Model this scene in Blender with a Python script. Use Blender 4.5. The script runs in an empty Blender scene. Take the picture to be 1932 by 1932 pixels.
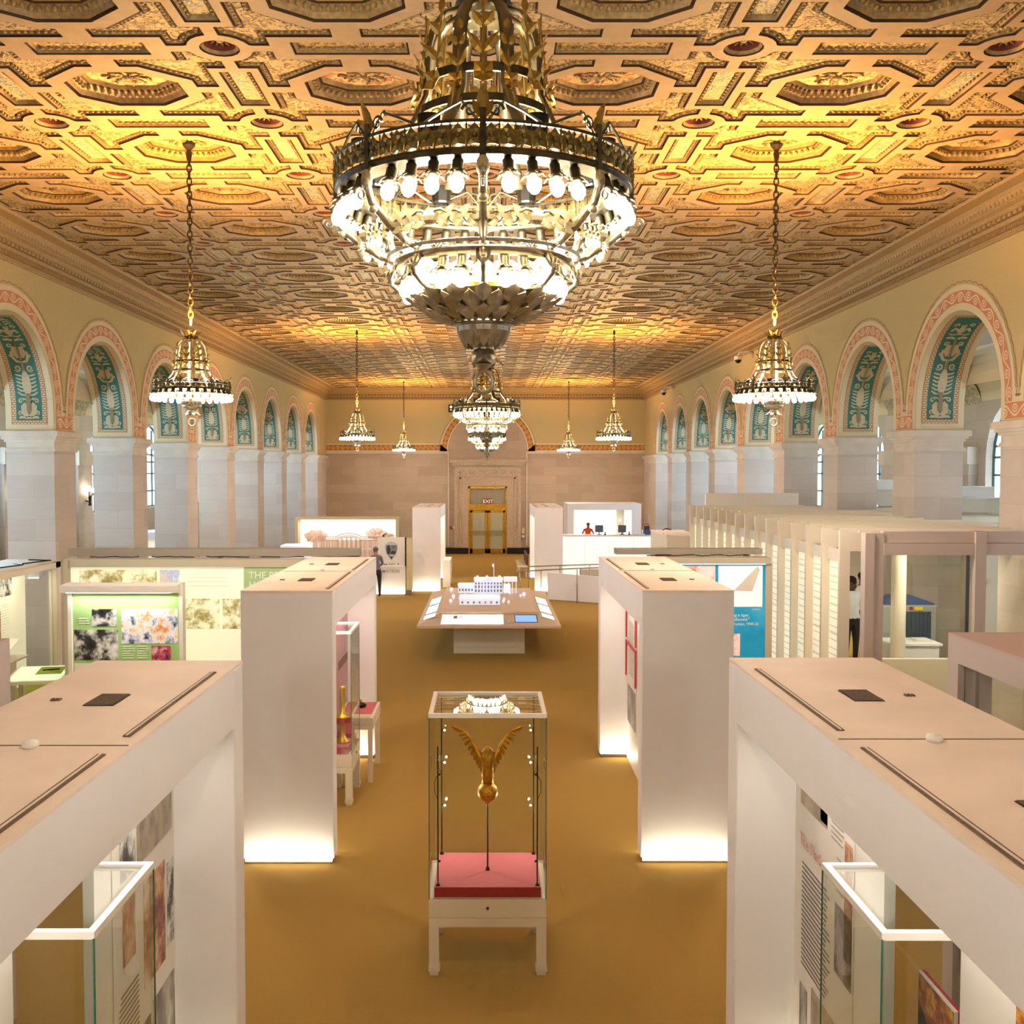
import bpy, math, random
from math import sin, cos, pi, sqrt, atan2, radians
from mathutils import Vector, Matrix
from mathutils.geometry import tessellate_polygon
import numpy as np
C = bpy.context.scene.collection
R = random.Random(7)

# ---------------------------------------------------------------- mesh builder
class MB:
    def __init__(s): s.v = []; s.f = []; s.m = []; s.uv = {}
    def add(s, vs, fs, mi=0):
        o = len(s.v); s.v += [tuple(p) for p in vs]
        for f in fs: s.f.append(tuple(i + o for i in f)); s.m.append(mi)
        return s
    def box(s, x0, x1, y0, y1, z0, z1, mi=0):
        return s.add([(x0,y0,z0),(x1,y0,z0),(x1,y1,z0),(x0,y1,z0),(x0,y0,z1),(x1,y0,z1),(x1,y1,z1),(x0,y1,z1)],
              [(0,3,2,1),(4,5,6,7),(0,1,5,4),(1,2,6,5),(2,3,7,6),(3,0,4,7)], mi)
    def bbox(s, x0, x1, y0, y1, z0, z1, b=.01, mi=0):
        # box with chamfered vertical and top edges
        p = [(x0+b,y0),(x1-b,y0),(x1,y0+b),(x1,y1-b),(x1-b,y1),(x0+b,y1),(x0,y1-b),(x0,y0+b)]
        q = [(x0+b,y0+b),(x1-b,y0+b),(x1-b,y0+b),(x1-b,y1-b),(x1-b,y1-b),(x0+b,y1-b),(x0+b,y1-b),(x0+b,y0+b)]
        vs = [(x,y,z0) for x,y in p]+[(x,y,z1-b) for x,y in p]+[(x,y,z1) for x,y in q]
        fs = [tuple(range(7,-1,-1)), tuple(range(16,24))]
        for k in (0,8): fs += [(k+i,k+(i+1)%8,k+8+(i+1)%8,k+8+i) for i in range(8)]
        return s.add(vs, fs, mi)
    def quad(s, a, b, c, d, mi=0): return s.add([a,b,c,d], [(0,1,2,3)], mi)
    def prism(s, poly, fn, h0, h1, mi=0):
        n = len(poly)
        vs = [fn(x,y,h0) for x,y in poly]+[fn(x,y,h1) for x,y in poly]
        fs = [tuple(range(n-1,-1,-1)), tuple(range(n,2*n))]+[(i,(i+1)%n,n+(i+1)%n,n+i) for i in range(n)]
        return s.add(vs, fs, mi)
    def tube(s, pts, r, n=6, mi=0, closed=False, flat=1.0):
        pts = [Vector(p) for p in pts]; N = len(pts)
        rs = r if isinstance(r,(list,tuple)) else [r]*N
        vs = []; up = None
        for i,p in enumerate(pts):
            if closed: t = pts[(i+1)%N]-pts[i-1]
            else: t = pts[min(i+1,N-1)]-pts[max(i-1,0)]
            if t.length < 1e-9: t = Vector((0,0,1))
            t.normalize()
            if up is None:
                up = Vector((0,0,1)) if abs(t.z) < .9 else Vector((1,0,0))
            a = (up - t*up.dot(t))
            if a.length < 1e-6: a = t.orthogonal()
            a.normalize(); up = a; b = t.cross(a)
            for k in range(n):
                an = 2*pi*k/n
                vs.append(p + a*cos(an)*rs[i] + b*sin(an)*rs[i]*flat)
        fs = []
        for i in range(N if closed else N-1):
            j = (i+1)%N
            for k in range(n): fs.append((i*n+k, i*n+(k+1)%n, j*n+(k+1)%n, j*n+k))
        if not closed: fs += [tuple(range(n-1,-1,-1)), tuple((N-1)*n+k for k in range(n))]
        return s.add(vs, fs, mi)
    def lathe(s, prof, n=24, c=(0,0,0), mi=0, M=None, cap=True):
        vs = []; L = len(prof)
        for k in range(n):
            a = 2*pi*k/n
            for r,z in prof:
                p = Vector((r*cos(a), r*sin(a), z))
                if M: p = M @ p
                vs.append((p.x+c[0], p.y+c[1], p.z+c[2]))
        fs = []
        for k in range(n):
            j = (k+1)%n
            for i in range(L-1): fs.append((k*L+i, j*L+i, j*L+i+1, k*L+i+1))
        if prof[0] == prof[-1]: cap = False
        if cap and prof[0][0] > 1e-6: fs.append(tuple(k*L for k in range(n-1,-1,-1)))
        if cap and prof[-1][0] > 1e-6: fs.append(tuple(k*L+L-1 for k in range(n)))
        return s.add(vs, fs, mi)
    def ell(s, c, r, nu=8, nv=6, mi=0, M=None):
        prof = [(max(sin(pi*i/nv),1e-7), -cos(pi*i/nv)) for i in range(nv+1)]
        S = Matrix.Diagonal((r[0],r[1],r[2]))
        return s.lathe(prof, nu, c, mi, (M @ S) if M else S)
    def ring(s, R0, r, z=0, n=32, m=6, c=(0,0), mi=0, flat=1.0):
        pts = [(c[0]+R0*cos(2*pi*k/n), c[1]+R0*sin(2*pi*k/n), z) for k in range(n)]
        return s.tube(pts, r, m, mi, True, flat)
    def leaf(s, base, d, out, L, W, curl=.3, th=.003, mi=0, n=5):
        # a pointed leaf blade with its own thickness, curling towards 'out'
        d = Vector(d).normalized(); out = Vector(out).normalized(); sd = d.cross(out).normalized(); base = Vector(base)
        vs = []
        for i in range(n+1):
            t = i/n; w = W*.5*sin(pi*min(t*.85+.12,1))**.8 if i < n else .001
            p = base + d*(L*t*(1-.25*curl*t)) + out*(curl*L*t*t)
            nn = (out - d*curl*t).normalized()
            vs += [p-sd*w, p+nn*w*.25+nn*th, p+sd*w, p-nn*th]
        fs = []
        for i in range(n):
            a = i*4; b = a+4
            for k in range(4): fs.append((a+k, a+(k+1)%4, b+(k+1)%4, b+k))
        fs.append((3,2,1,0)); fs.append((n*4,n*4+1,n*4+2,n*4+3))
        return s.add(vs, fs, mi)
    def mesh(s, name, mats, smooth=False):
        me = bpy.data.meshes.new(name)
        me.from_pydata(s.v, [], s.f)
        for m in mats if isinstance(mats,(list,tuple)) else [mats]: me.materials.append(m)
        me.polygons.foreach_set('material_index', s.m)
        if smooth: me.polygons.foreach_set('use_smooth', [True]*len(s.f))
        if s.uv:
            l = me.uv_layers.new(name='UVMap')
            for p in me.polygons:
                u = s.uv.get(p.index)
                if u:
                    for k,li in enumerate(p.loop_indices): l.data[li].uv = u[k]
        me.update(); return me
    def build(s, name, mats, parent=None, loc=(0,0,0), rz=0, smooth=False, label=None):
        o = bpy.data.objects.new(name, s.mesh(name, mats, smooth)); C.objects.link(o)
        if parent: o.parent = parent
        o.location = loc; o.rotation_euler = (0,0,rz)
        if label: o['label'] = label
        return o
def quv(mb, a, b, c, d, uvs, mi=0):
    mb.add([a,b,c,d], [(0,1,2,3)], mi); mb.uv[len(mb.f)-1] = uvs

def thing(name, label, cat, loc=(0,0,0), rz=0, group=None):
    o = bpy.data.objects.new(name, None); C.objects.link(o); o.empty_display_size = .1
    o.location = loc; o.rotation_euler = (0,0,rz); o['label'] = label; o['category'] = cat
    if group: o['group'] = group
    return o
def tag(o, label, cat, group=None):
    o['label'] = label; o['category'] = cat
    if group: o['group'] = group
    return o
def struct(o): o['kind'] = 'structure'; return o
def child(o, name, loc=None, parent=None):
    c = o.copy(); C.objects.link(c)
    if loc is not None: c.location = loc
    if parent: c.parent = parent
    return c
def copy_tree(o, parent=None):
    c = o.copy(); C.objects.link(c)
    if parent: c.parent = parent
    for ch in list(o.children): copy_tree(ch, c)
    return c
def text(name, body, size, mat, parent, M, align='LEFT', ext=.002, font_w=1.0):
    cu = bpy.data.curves.new(name, 'FONT'); cu.body = body; cu.size = size; cu.extrude = ext
    cu.align_x = align; cu.resolution_u = 2; cu.offset = size*.012*font_w
    o = bpy.data.objects.new(name, cu); C.objects.link(o)
    dg = bpy.context.evaluated_depsgraph_get()
    me = bpy.data.meshes.new_from_object(o.evaluated_get(dg)); bpy.data.objects.remove(o)
    me.materials.clear(); me.materials.append(mat)
    ob = bpy.data.objects.new(name, me); C.objects.link(ob)
    if parent: ob.parent = parent
    ob.matrix_local = M
    return ob
def facing_cam(x, y, z):   # upright text read from the -Y side
    return Matrix.Translation((x,y,z)) @ Matrix.Rotation(pi/2, 4, 'X')

# ---------------------------------------------------------------- materials
def lin(h):
    h = h.lstrip('#'); c = [int(h[i:i+2],16)/255 for i in (0,2,4)]
    return tuple(((x/12.92) if x <= .04045 else ((x+.055)/1.055)**2.4) for x in c)+(1,)
def newmat(name):
    m = bpy.data.materials.new(name); m.use_nodes = True; nt = m.node_tree
    b = nt.nodes['Principled BSDF']; return m, nt, b
def mat(name, col, rough=.6, metal=0, noise=0, nscale=8, bump=0, bscale=40, spec=.5, emit=None, es=0, col2=None, coord='Object', detail=4):
    m, nt, b = newmat(name); c = lin(col) if isinstance(col,str) else tuple(col)+(1,)
    b.inputs['Roughness'].default_value = rough; b.inputs['Metallic'].default_value = metal
    b.inputs['Specular IOR Level'].default_value = spec
    tc = nt.nodes.new('ShaderNodeTexCoord')
    c2 = lin(col2) if col2 else tuple(max(0,x*(1-noise)) for x in c[:3])+(1,)
    n = nt.nodes.new('ShaderNodeTexNoise'); n.inputs['Scale'].default_value = nscale; n.inputs['Detail'].default_value = detail
    nt.links.new(tc.outputs[coord], n.inputs['Vector'])
    r = nt.nodes.new('ShaderNodeValToRGB'); r.color_ramp.elements[0].position = .35; r.color_ramp.elements[1].position = .65
    r.color_ramp.elements[0].color = c2 if (noise or col2) else c; r.color_ramp.elements[1].color = c
    nt.links.new(n.outputs['Fac'], r.inputs['Fac']); nt.links.new(r.outputs['Color'], b.inputs['Base Color'])
    if bump:
        n2 = nt.nodes.new('ShaderNodeTexNoise'); n2.inputs['Scale'].default_value = bscale; n2.inputs['Detail'].default_value = 3
        nt.links.new(tc.outputs[coord], n2.inputs['Vector'])
        bp = nt.nodes.new('ShaderNodeBump'); bp.inputs['Strength'].default_value = bump; bp.inputs['Distance'].default_value = .02
        nt.links.new(n2.outputs['Fac'], bp.inputs['Height']); nt.links.new(bp.outputs['Normal'], b.inputs['Normal'])
    if emit:
        b.inputs['Emission Color'].default_value = lin(emit); b.inputs['Emission Strength'].default_value = es
        m.cycles.emission_sampling = 'NONE'
    return m
def photo(name, cols, scale=6, seed=0, rough=.4, emit=0, stretch=(1,1,1), tint=None):
    # a printed photograph: blocky tonal shapes from noise, cut into a few printed tones
    m, nt, b = newmat(name); b.inputs['Roughness'].default_value = rough
    tc = nt.nodes.new('ShaderNodeTexCoord'); mp = nt.nodes.new('ShaderNodeMapping')
    mp.inputs['Location'].default_value = (seed*3.1, seed*1.7, seed*2.3); mp.inputs['Scale'].default_value = stretch
    nt.links.new(tc.outputs['Object'], mp.inputs['Vector'])
    n = nt.nodes.new('ShaderNodeTexNoise'); n.inputs['Scale'].default_value = scale; n.inputs['Detail'].default_value = 5; n.inputs['Roughness'].default_value = .62
    nt.links.new(mp.outputs['Vector'], n.inputs['Vector'])
    r = nt.nodes.new('ShaderNodeValToRGB'); e = r.color_ramp.elements
    k = len(cols)
    while len(e) < k: e.new(.5)
    for i,cc in enumerate(cols):
        e[i].position = .32+.36*i/(k-1); e[i].color = lin(cc)
    nt.links.new(n.outputs['Fac'], r.inputs['Fac']); nt.links.new(r.outputs['Color'], b.inputs['Base Color'])
    if emit:
        nt.links.new(r.outputs['Color'], b.inputs['Emission Color']); b.inputs['Emission Strength'].default_value = emit
        m.cycles.emission_sampling = 'NONE'
    return m
def stone(name, col, col2, bw=1.1, bh=.42, mort=.006, coordrot=None, mcol=None):
    # ashlar: blocks with thin joints, block to block tone changes
    m, nt, b = newmat(name); b.inputs['Roughness'].default_value = .75
    tc = nt.nodes.new('ShaderNodeTexCoord'); sp = nt.nodes.new('ShaderNodeSeparateXYZ'); nt.links.new(tc.outputs['Object'], sp.inputs[0])
    ad = nt.nodes.new('ShaderNodeMath'); ad.operation = 'ADD'; nt.links.new(sp.outputs['X'], ad.inputs[0]); nt.links.new(sp.outputs['Y'], ad.inputs[1])
    cb = nt.nodes.new('ShaderNodeCombineXYZ'); nt.links.new(ad.outputs[0], cb.inputs['X']); nt.links.new(sp.outputs['Z'], cb.inputs['Y'])
    br = nt.nodes.new('ShaderNodeTexBrick'); nt.links.new(cb.outputs[0], br.inputs['Vector'])
    br.inputs['Scale'].default_value = 1; br.inputs['Brick Width'].default_value = bw; br.inputs['Row Height'].default_value = bh
    br.inputs['Mortar Size'].default_value = mort; br.inputs['Mortar Smooth'].default_value = .3; br.inputs['Bias'].default_value = 0
    br.inputs['Color1'].default_value = lin(col); br.inputs['Color2'].default_value = lin(col2)
    br.inputs['Mortar'].default_value = lin(mcol) if mcol else tuple(x*.8 for x in lin(col)[:3])+(1,)
    n = nt.nodes.new('ShaderNodeTexNoise'); n.inputs['Scale'].default_value = 3.5; n.inputs['Detail'].default_value = 6
    mp = nt.nodes.new('ShaderNodeMapping'); mp.inputs['Scale'].default_value = (1,1,4); nt.links.new(tc.outputs['Object'], mp.inputs[0]); nt.links.new(mp.outputs[0], n.inputs['Vector'])
    mx = nt.nodes.new('ShaderNodeMix'); mx.data_type = 'RGBA'; mx.blend_type = 'MULTIPLY'; mx.inputs[0].default_value = .35
    nt.links.new(br.outputs['Color'], mx.inputs[6]); nt.links.new(n.outputs['Color'], mx.inputs[7])
    r = nt.nodes.new('ShaderNodeValToRGB'); r.color_ramp.elements[0].color = (.62,.62,.62,1); r.color_ramp.elements[1].color = (1,1,1,1)
    nt.links.new(n.outputs['Fac'], r.inputs['Fac']); nt.links.new(r.outputs['Color'], mx.inputs[7])
    nt.links.new(mx.outputs[2], b.inputs['Base Color'])
    bp = nt.nodes.new('ShaderNodeBump'); bp.inputs['Strength'].default_value = .25; bp.inputs['Distance'].default_value = .01
    nt.links.new(br.outputs['Fac'], bp.inputs['Height']); bp.invert = True; nt.links.new(bp.outputs['Normal'], b.inputs['Normal'])
    return m
def glass(name, tint='#fafcfa', ior=.03, rough=0.0, op=0):
    m = bpy.data.materials.new(name); m.use_nodes = True; nt = m.node_tree; nt.nodes.clear()
    out = nt.nodes.new('ShaderNodeOutputMaterial'); t = nt.nodes.new('ShaderNodeBsdfTransparent'); g = nt.nodes.new('ShaderNodeBsdfGlossy')
    t.inputs['Color'].default_value = lin(tint); g.inputs['Roughness'].default_value = rough; g.inputs['Color'].default_value = (1,1,1,1)
    ge = nt.nodes.new('ShaderNodeNewGeometry'); vd = nt.nodes.new('ShaderNodeVectorMath'); vd.operation = 'DOT_PRODUCT'
    nt.links.new(ge.outputs['Normal'], vd.inputs[0]); nt.links.new(ge.outputs['Incoming'], vd.inputs[1])
    ab = nt.nodes.new('ShaderNodeMath'); ab.operation = 'ABSOLUTE'; nt.links.new(vd.outputs['Value'], ab.inputs[0])
    on = nt.nodes.new('ShaderNodeMath'); on.operation = 'SUBTRACT'; on.inputs[0].default_value = 1; on.use_clamp = True; nt.links.new(ab.outputs[0], on.inputs[1])
    pw = nt.nodes.new('ShaderNodeMath'); pw.operation = 'POWER'; pw.inputs[1].default_value = 5; nt.links.new(on.outputs[0], pw.inputs[0])
    fr = nt.nodes.new('ShaderNodeMath'); fr.operation = 'MULTIPLY_ADD'; fr.inputs[1].default_value = .9; fr.inputs[2].default_value = ior; nt.links.new(pw.outputs[0], fr.inputs[0])
    mx = nt.nodes.new('ShaderNodeMixShader')
    nt.links.new(fr.outputs[0], mx.inputs[0]); nt.links.new(t.outputs[0], mx.inputs[1]); nt.links.new(g.outputs[0], mx.inputs[2]); nt.links.new(mx.outputs[0], out.inputs[0])
    return m
def emis(name, col, s, sample=False):
    m = bpy.data.materials.new(name); m.use_nodes = True; nt = m.node_tree; b = nt.nodes['Principled BSDF']
    b.inputs['Base Color'].default_value = lin(col); b.inputs['Emission Color'].default_value = lin(col); b.inputs['Emission Strength'].default_value = s
    if not sample: m.cycles.emission_sampling = 'NONE'
    return m
def vine(name, bg, fg, freq=1.0, line=.16):
    # painted scroll border: a running vine with side tendrils, laid out in UV (u along, v across)
    m, nt, b = newmat(name); b.inputs['Roughness'].default_value = .8
    uv = nt.nodes.new('ShaderNodeUVMap'); sp = nt.nodes.new('ShaderNodeSeparateXYZ'); nt.links.new(uv.outputs[0], sp.inputs[0])
    def M(op, a, b_=None, c=None):
        n = nt.nodes.new('ShaderNodeMath'); n.operation = op
        for i,x in enumerate((a,b_,c)):
            if x is None: continue
            if isinstance(x,(int,float)): n.inputs[i].default_value = x
            else: nt.links.new(x, n.inputs[i])
        return n.outputs[0]
    u, v = sp.outputs['X'], sp.outputs['Y']
    s = M('MULTIPLY', M('SINE', M('MULTIPLY', u, 2*pi*freq)), .27)
    d1 = M('ABSOLUTE', M('SUBTRACT', M('SUBTRACT', v, .5), s))
    l1 = M('LESS_THAN', d1, line*.5)
    # rosettes inside every half wave
    fu = M('SUBTRACT', M('FRACT', M('MULTIPLY', u, 2*freq)), .5)
    sg = M('MULTIPLY', M('SIGN', M('SINE', M('MULTIPLY', u, 2*pi*freq))), .12)
    dv = M('ADD', M('SUBTRACT', v, .5), sg)
    rr = M('SQRT', M('ADD', M('POWER', M('MULTIPLY', fu, .9), 2), M('POWER', dv, 2)))
    l2 = M('LESS_THAN', M('ABSOLUTE', M('SUBTRACT', rr, .2)), line*.3)
    l3 = M('LESS_THAN', rr, .08)
    e = M('LESS_THAN', M('SUBTRACT', .5, M('ABSOLUTE', M('SUBTRACT', v, .5))), .05)
    t = M('MAXIMUM', M('MAXIMUM', l1, l2), M('MAXIMUM', l3, e))
    mx = nt.nodes.new('ShaderNodeMix'); mx.data_type = 'RGBA'; nt.links.new(t, mx.inputs[0])
    mx.inputs[6].default_value = lin(bg); mx.inputs[7].default_value = lin(fg); nt.links.new(mx.outputs[2], b.inputs['Base Color'])
    return m
def keymat(name, bg, fg, nu=1, nv=1):
    m, nt, b = newmat(name); b.inputs['Roughness'].default_value = .8
    uv = nt.nodes.new('ShaderNodeUVMap'); br = nt.nodes.new('ShaderNodeTexBrick'); nt.links.new(uv.outputs[0], br.inputs['Vector'])
    br.inputs['Scale'].default_value = 1; br.inputs['Brick Width'].default_value = .62; br.inputs['Row Height'].default_value = .36; br.inputs['Mortar Size'].default_value = .09
    br.inputs['Color1'].default_value = lin(bg); br.inputs['Color2'].default_value = lin(bg); br.inputs['Mortar'].default_value = lin(fg)
    nt.links.new(br.outputs['Color'], b.inputs['Base Color']); return m
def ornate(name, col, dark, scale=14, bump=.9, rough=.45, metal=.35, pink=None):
    # gilded plaster relief: leafy lumps, darker colour in the hollows
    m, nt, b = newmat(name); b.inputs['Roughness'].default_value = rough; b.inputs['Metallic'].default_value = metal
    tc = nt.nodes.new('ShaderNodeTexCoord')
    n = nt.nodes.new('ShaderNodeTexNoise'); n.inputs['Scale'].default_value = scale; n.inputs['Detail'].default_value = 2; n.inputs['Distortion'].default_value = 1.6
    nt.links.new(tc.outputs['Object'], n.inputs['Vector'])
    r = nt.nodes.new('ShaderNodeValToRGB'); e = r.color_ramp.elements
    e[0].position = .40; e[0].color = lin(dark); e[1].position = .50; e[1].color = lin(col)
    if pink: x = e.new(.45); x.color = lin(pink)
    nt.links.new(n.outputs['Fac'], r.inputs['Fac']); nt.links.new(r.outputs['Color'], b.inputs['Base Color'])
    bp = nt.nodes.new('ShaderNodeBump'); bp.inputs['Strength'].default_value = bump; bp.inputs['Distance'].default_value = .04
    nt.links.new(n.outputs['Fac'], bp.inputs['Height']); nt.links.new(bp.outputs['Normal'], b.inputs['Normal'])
    return m

M_ = dict(
 carpet = mat('carpet', '#b5914c', .95, noise=.22, nscale=160, bump=.25, bscale=220, spec=.1, detail=2),
 plaster = mat('yellow_plaster', '#c6b07a', .85, noise=.06, nscale=30, bump=.1, bscale=60, spec=.2),
 cream = mat('cream_paint', '#d8c7a0', .8, spec=.2),
 stone = stone('pier_stone', '#cdbfae', '#c0b0a0'),
 stoneb = stone('wall_stone', '#bda68b', '#b19a80', 1.3, .45),
 stonec = mat('cut_stone', '#d2c3ad', .7, noise=.12, nscale=3),
 relief = mat('carved_stone', '#c2a98b', .75, noise=.18, nscale=12, bump=1, bscale=16),
 rib = mat('ceiling_rib', '#b99d74', .6, noise=.10, nscale=6, bump=.12, bscale=30, spec=.35),
 dark = mat('groove_brown', '#4a3216', .7),  # dark brown for the grooves in the ceiling panels
 gold = ornate('gilt_relief', '#c2a873', '#7d6138', 14, .8, .55, .15),
 goldp = mat('gilt_moulding', '#b89a64', .55, metal=.15, noise=.35, nscale=20),
 pink = ornate('pink_relief', '#e0c48e', '#c07a5e', 9, .8, .55, .1),
 teal2 = ornate('blue_relief', '#cdb98a', '#7c8f84', 16, .8, .55, .1),
 red = mat('oxblood_paint', '#7c3026', .7, noise=.3, nscale=20),
 vinep = vine('pink_vine', '#c2845c', '#e2c498', .9, .13),
 vineb = vine('brown_vine', '#a8642c', '#d6ac62', 1.0, .14),
 tealp = mat('teal_paint', '#47796c', .8, noise=.12, nscale=20, spec=.2),
 orn = mat('ornament_paint', '#c4b38c', .8, noise=.12, nscale=30, spec=.2),
 key = keymat('greek_key', '#d8c7a0', '#ab7b55'),
 key2 = mat('line_paint', '#ab8055', .8),
 white = mat('white_panel', '#f1edec', .45, noise=.02, nscale=3, spec=.35),
 whitep = mat('white_paint', '#ece6dc', .5),
 roof = mat('plywood', '#f5e3d3', .65, noise=.10, nscale=2.2, detail=6),
 slot = mat('brush_strip', '#7d6650', .8, noise=.4, nscale=90),
 vent = mat('vent_black', '#241d18', .6),
 black = mat('black_metal', '#15130f', .35, metal=.5),
 iron = mat('antique_bronze', '#57503c', .38, metal=.85, noise=.5, nscale=18),
 brass = mat('aged_brass', '#b3924a', .3, metal=.95, noise=.35, nscale=22),
 silver = mat('tarnished_silver', '#a89c84', .33, metal=.8, noise=.35, nscale=22),
 bulb = emis('lamp_bulb', '#fff3dc', 14), uplite = emis('uplight', '#ffe9b8', 6),
 glass = glass('clear_glass'), glasst = glass('top_glass', '#fbfdfc', .10), gedge = mat('glass_edge', '#2f6f5e', .2, spec=.8),
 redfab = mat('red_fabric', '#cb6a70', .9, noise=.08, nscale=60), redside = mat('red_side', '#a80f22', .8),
 goldleaf = mat('gold_leaf', '#d99a2b', .28, metal=.9, noise=.3, nscale=25, bump=.4, bscale=60),
 maroon = mat('maroon_rod', '#4b1712', .3, metal=.4),
 stand = mat('case_white', '#dccdb4', .5, spec=.4),
 green = mat('green_print', '#a8cf82', .6), greenl = mat('green_light_print', '#b6d79b', .6),
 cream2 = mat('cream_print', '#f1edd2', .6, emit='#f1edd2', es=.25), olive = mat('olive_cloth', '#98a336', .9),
 blue = photo('blue_print', ['#0a87b8','#1f9ccb','#45b2dc'], 1.2, 3, emit=.15), ltext = mat('light_ink', '#f5f7ee', .6), dtext = mat('dark_ink', '#66605a', .7), ttext=mat('thin_ink','#a59a90',.7),
 bw1 = photo('bw_photo', ['#111111','#3a3936','#d8d6d0','#f4f2ee'], 5, 1), bw2 = photo('bw_photo_soft', ['#4a463f','#8d877c','#d9d3c8'], 6, 2, stretch=(1,1,.4)),
 sepia = photo('sepia_photo', ['#6b5a22','#a8995c','#f2eecb','#fbf8e4'], 4, 5, emit=.2), col1 = photo('colour_photo', ['#1b2433','#a9b2c8','#f4f2f4','#f0d3b0','#e0802c'], 7, 9, stretch=(1,1,.8)),
 colp = photo('colour_print', ['#2a2326','#8a3f30','#cf9c6e','#e6dccf'], 5, 12), dkp = photo('dark_print', ['#0d0a0a','#1d1515','#a34a22','#e8ba50'], 7, 4), beige = photo('beige_print', ['#6b5d50','#a99a80','#cbb792'], 3, 6),
 redlamp = mat('red_plastic', '#b01c14', .4), alu = mat('brushed_steel', '#9a8f84', .3, metal=.9),
 doorb = mat('door_brass', '#b98a2c', .3, metal=.85, noise=.3, nscale=8), frost = mat('frosted_glass', '#a9a27f', .25, spec=.7), marble = mat('black_marble', '#17181a', .2, noise=.4, nscale=5),
 skin = mat('skin', '#a9745a', .6), skind = mat('dark_skin', '#5a3c2e', .6), shirtg = mat('grey_shirt', '#777079', .85, noise=.1), pants = mat('dark_trousers', '#2a2524', .85), shirtw = mat('white_shirt', '#e9e9e2', .8), orange = mat('orange_jumper', '#e4501a', .85), hairg = mat('grey_hair', '#6e6660', .9), hairb = mat('black_hair', '#1c1816', .9),
 screen = mat('screen_black', '#20242a', .25), bluescr = emis('blue_screen', '#5d8fe0', .8), whitescr = emis('lit_graphic', '#ffffff', 1.3), pane = emis('daylight_pane', '#d8ecff', 2.2),
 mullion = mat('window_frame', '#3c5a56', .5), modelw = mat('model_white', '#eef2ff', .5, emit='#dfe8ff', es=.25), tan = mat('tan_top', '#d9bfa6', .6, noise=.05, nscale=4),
 blk = mat('dark_belt', '#3c4854', .8), xblue = mat('machine_blue', '#4a6390', .4), grey = mat('machine_grey', '#a8a695', .5), yellow = mat('yellow_plastic', '#f0d010', .5), beam = mat('ivory_panel', '#e2d8c4', .5), lit = emis('lit_wall', '#fff8ea', 1.2), ledg = emis('led_green', '#50ff70', 2),
 sand = mat('sketch_ink', '#c9a080', .8), sandf = mat('sketch_wash', '#ecd6c6', .8), grp = mat('arrowhead_grey', '#8b8c8c', .7), grpd = mat('arrowhead_dark', '#3f4142', .7), beamg = mat('grey_beam', '#9b9384', .6), head = mat('header_panel', '#c4bba6', .6),
)
# ================================================================ THE ROOM
XL, XR, YB, YF, ZC, ZT = -8.35, 8.10, 53.0, -9.0, 5.07, 8.5     # nave walls, back, front, capital top, ceiling ribs
PL, PR = (19.75, 4.365), (19.45, 4.27)                       # first pier and bay spacing, left and right
PLEN, TH, XA = 1.02, .92, 3.25                                # pier length, wall thickness, aisle depth to the outer wall
SP, RA = .36, None
def offset_poly(poly, d):
    n = len(poly); out = []
    A = sum(poly[i][0]*poly[(i+1)%n][1]-poly[(i+1)%n][0]*poly[i][1] for i in range(n)); sg = 1 if A > 0 else -1
    for i in range(n):
        p0, p1, p2 = Vector(poly[i-1]), Vector(poly[i]), Vector(poly[(i+1)%n])
        e1 = (p1-p0).normalized(); e2 = (p2-p1).normalized()
        n1 = Vector((-e1.y, e1.x))*sg; n2 = Vector((-e2.y, e2.x))*sg
        k = 1+n1.dot(n2); q = p1+(n1+n2)*(d/max(k,.3)); out.append((q.x,q.y))
    return out
def nest(mb, poly, steps, mir=(1,1)):
    # steps: (inset, z, material) from the rim into the panel; the last ring is capped
    fl = mir[0]*mir[1] < 0
    prev = [(x*mir[0], y*mir[1], 0) for x,y in poly]
    for d,z,mi in steps:
        q = [(x*mir[0], y*mir[1], z) for x,y in offset_poly(poly, d)]
        n = len(q); vs = prev+q
        fs = [(i, n+i, n+(i+1)%n, (i+1)%n) if not fl else (i,(i+1)%n,n+(i+1)%n,n+i) for i in range(n)]
        mb.add(vs, fs, mi); prev = q; last = mi
    tri = tessellate_polygon([[Vector((p[0],p[1],0)) for p in prev]])
    mb.add(prev, [tuple(t) for t in tri], steps[-1][2])
    return prev
HX, HY = 1.305, 1.10
octp = [(.26,.5),(-.26,.5),(-.62,.21),(-.62,-.21),(-.26,-.5),(.26,-.5),(.62,-.21),(.62,.21)]
Q = [(.14,.64),(.33,.64),(.79,.27),(.79,.08),(1.04,.08),(1.04,.60),(1.24,.60),(1.24,.79)]
for a in (-105,-120,-135,-150,-165): Q.append((HX+.32*cos(radians(a)), HY+.32*sin(radians(a))))
Q += [(.965,1.03),(.79,1.03),(.79,.83),(.14,.83)]
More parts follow.
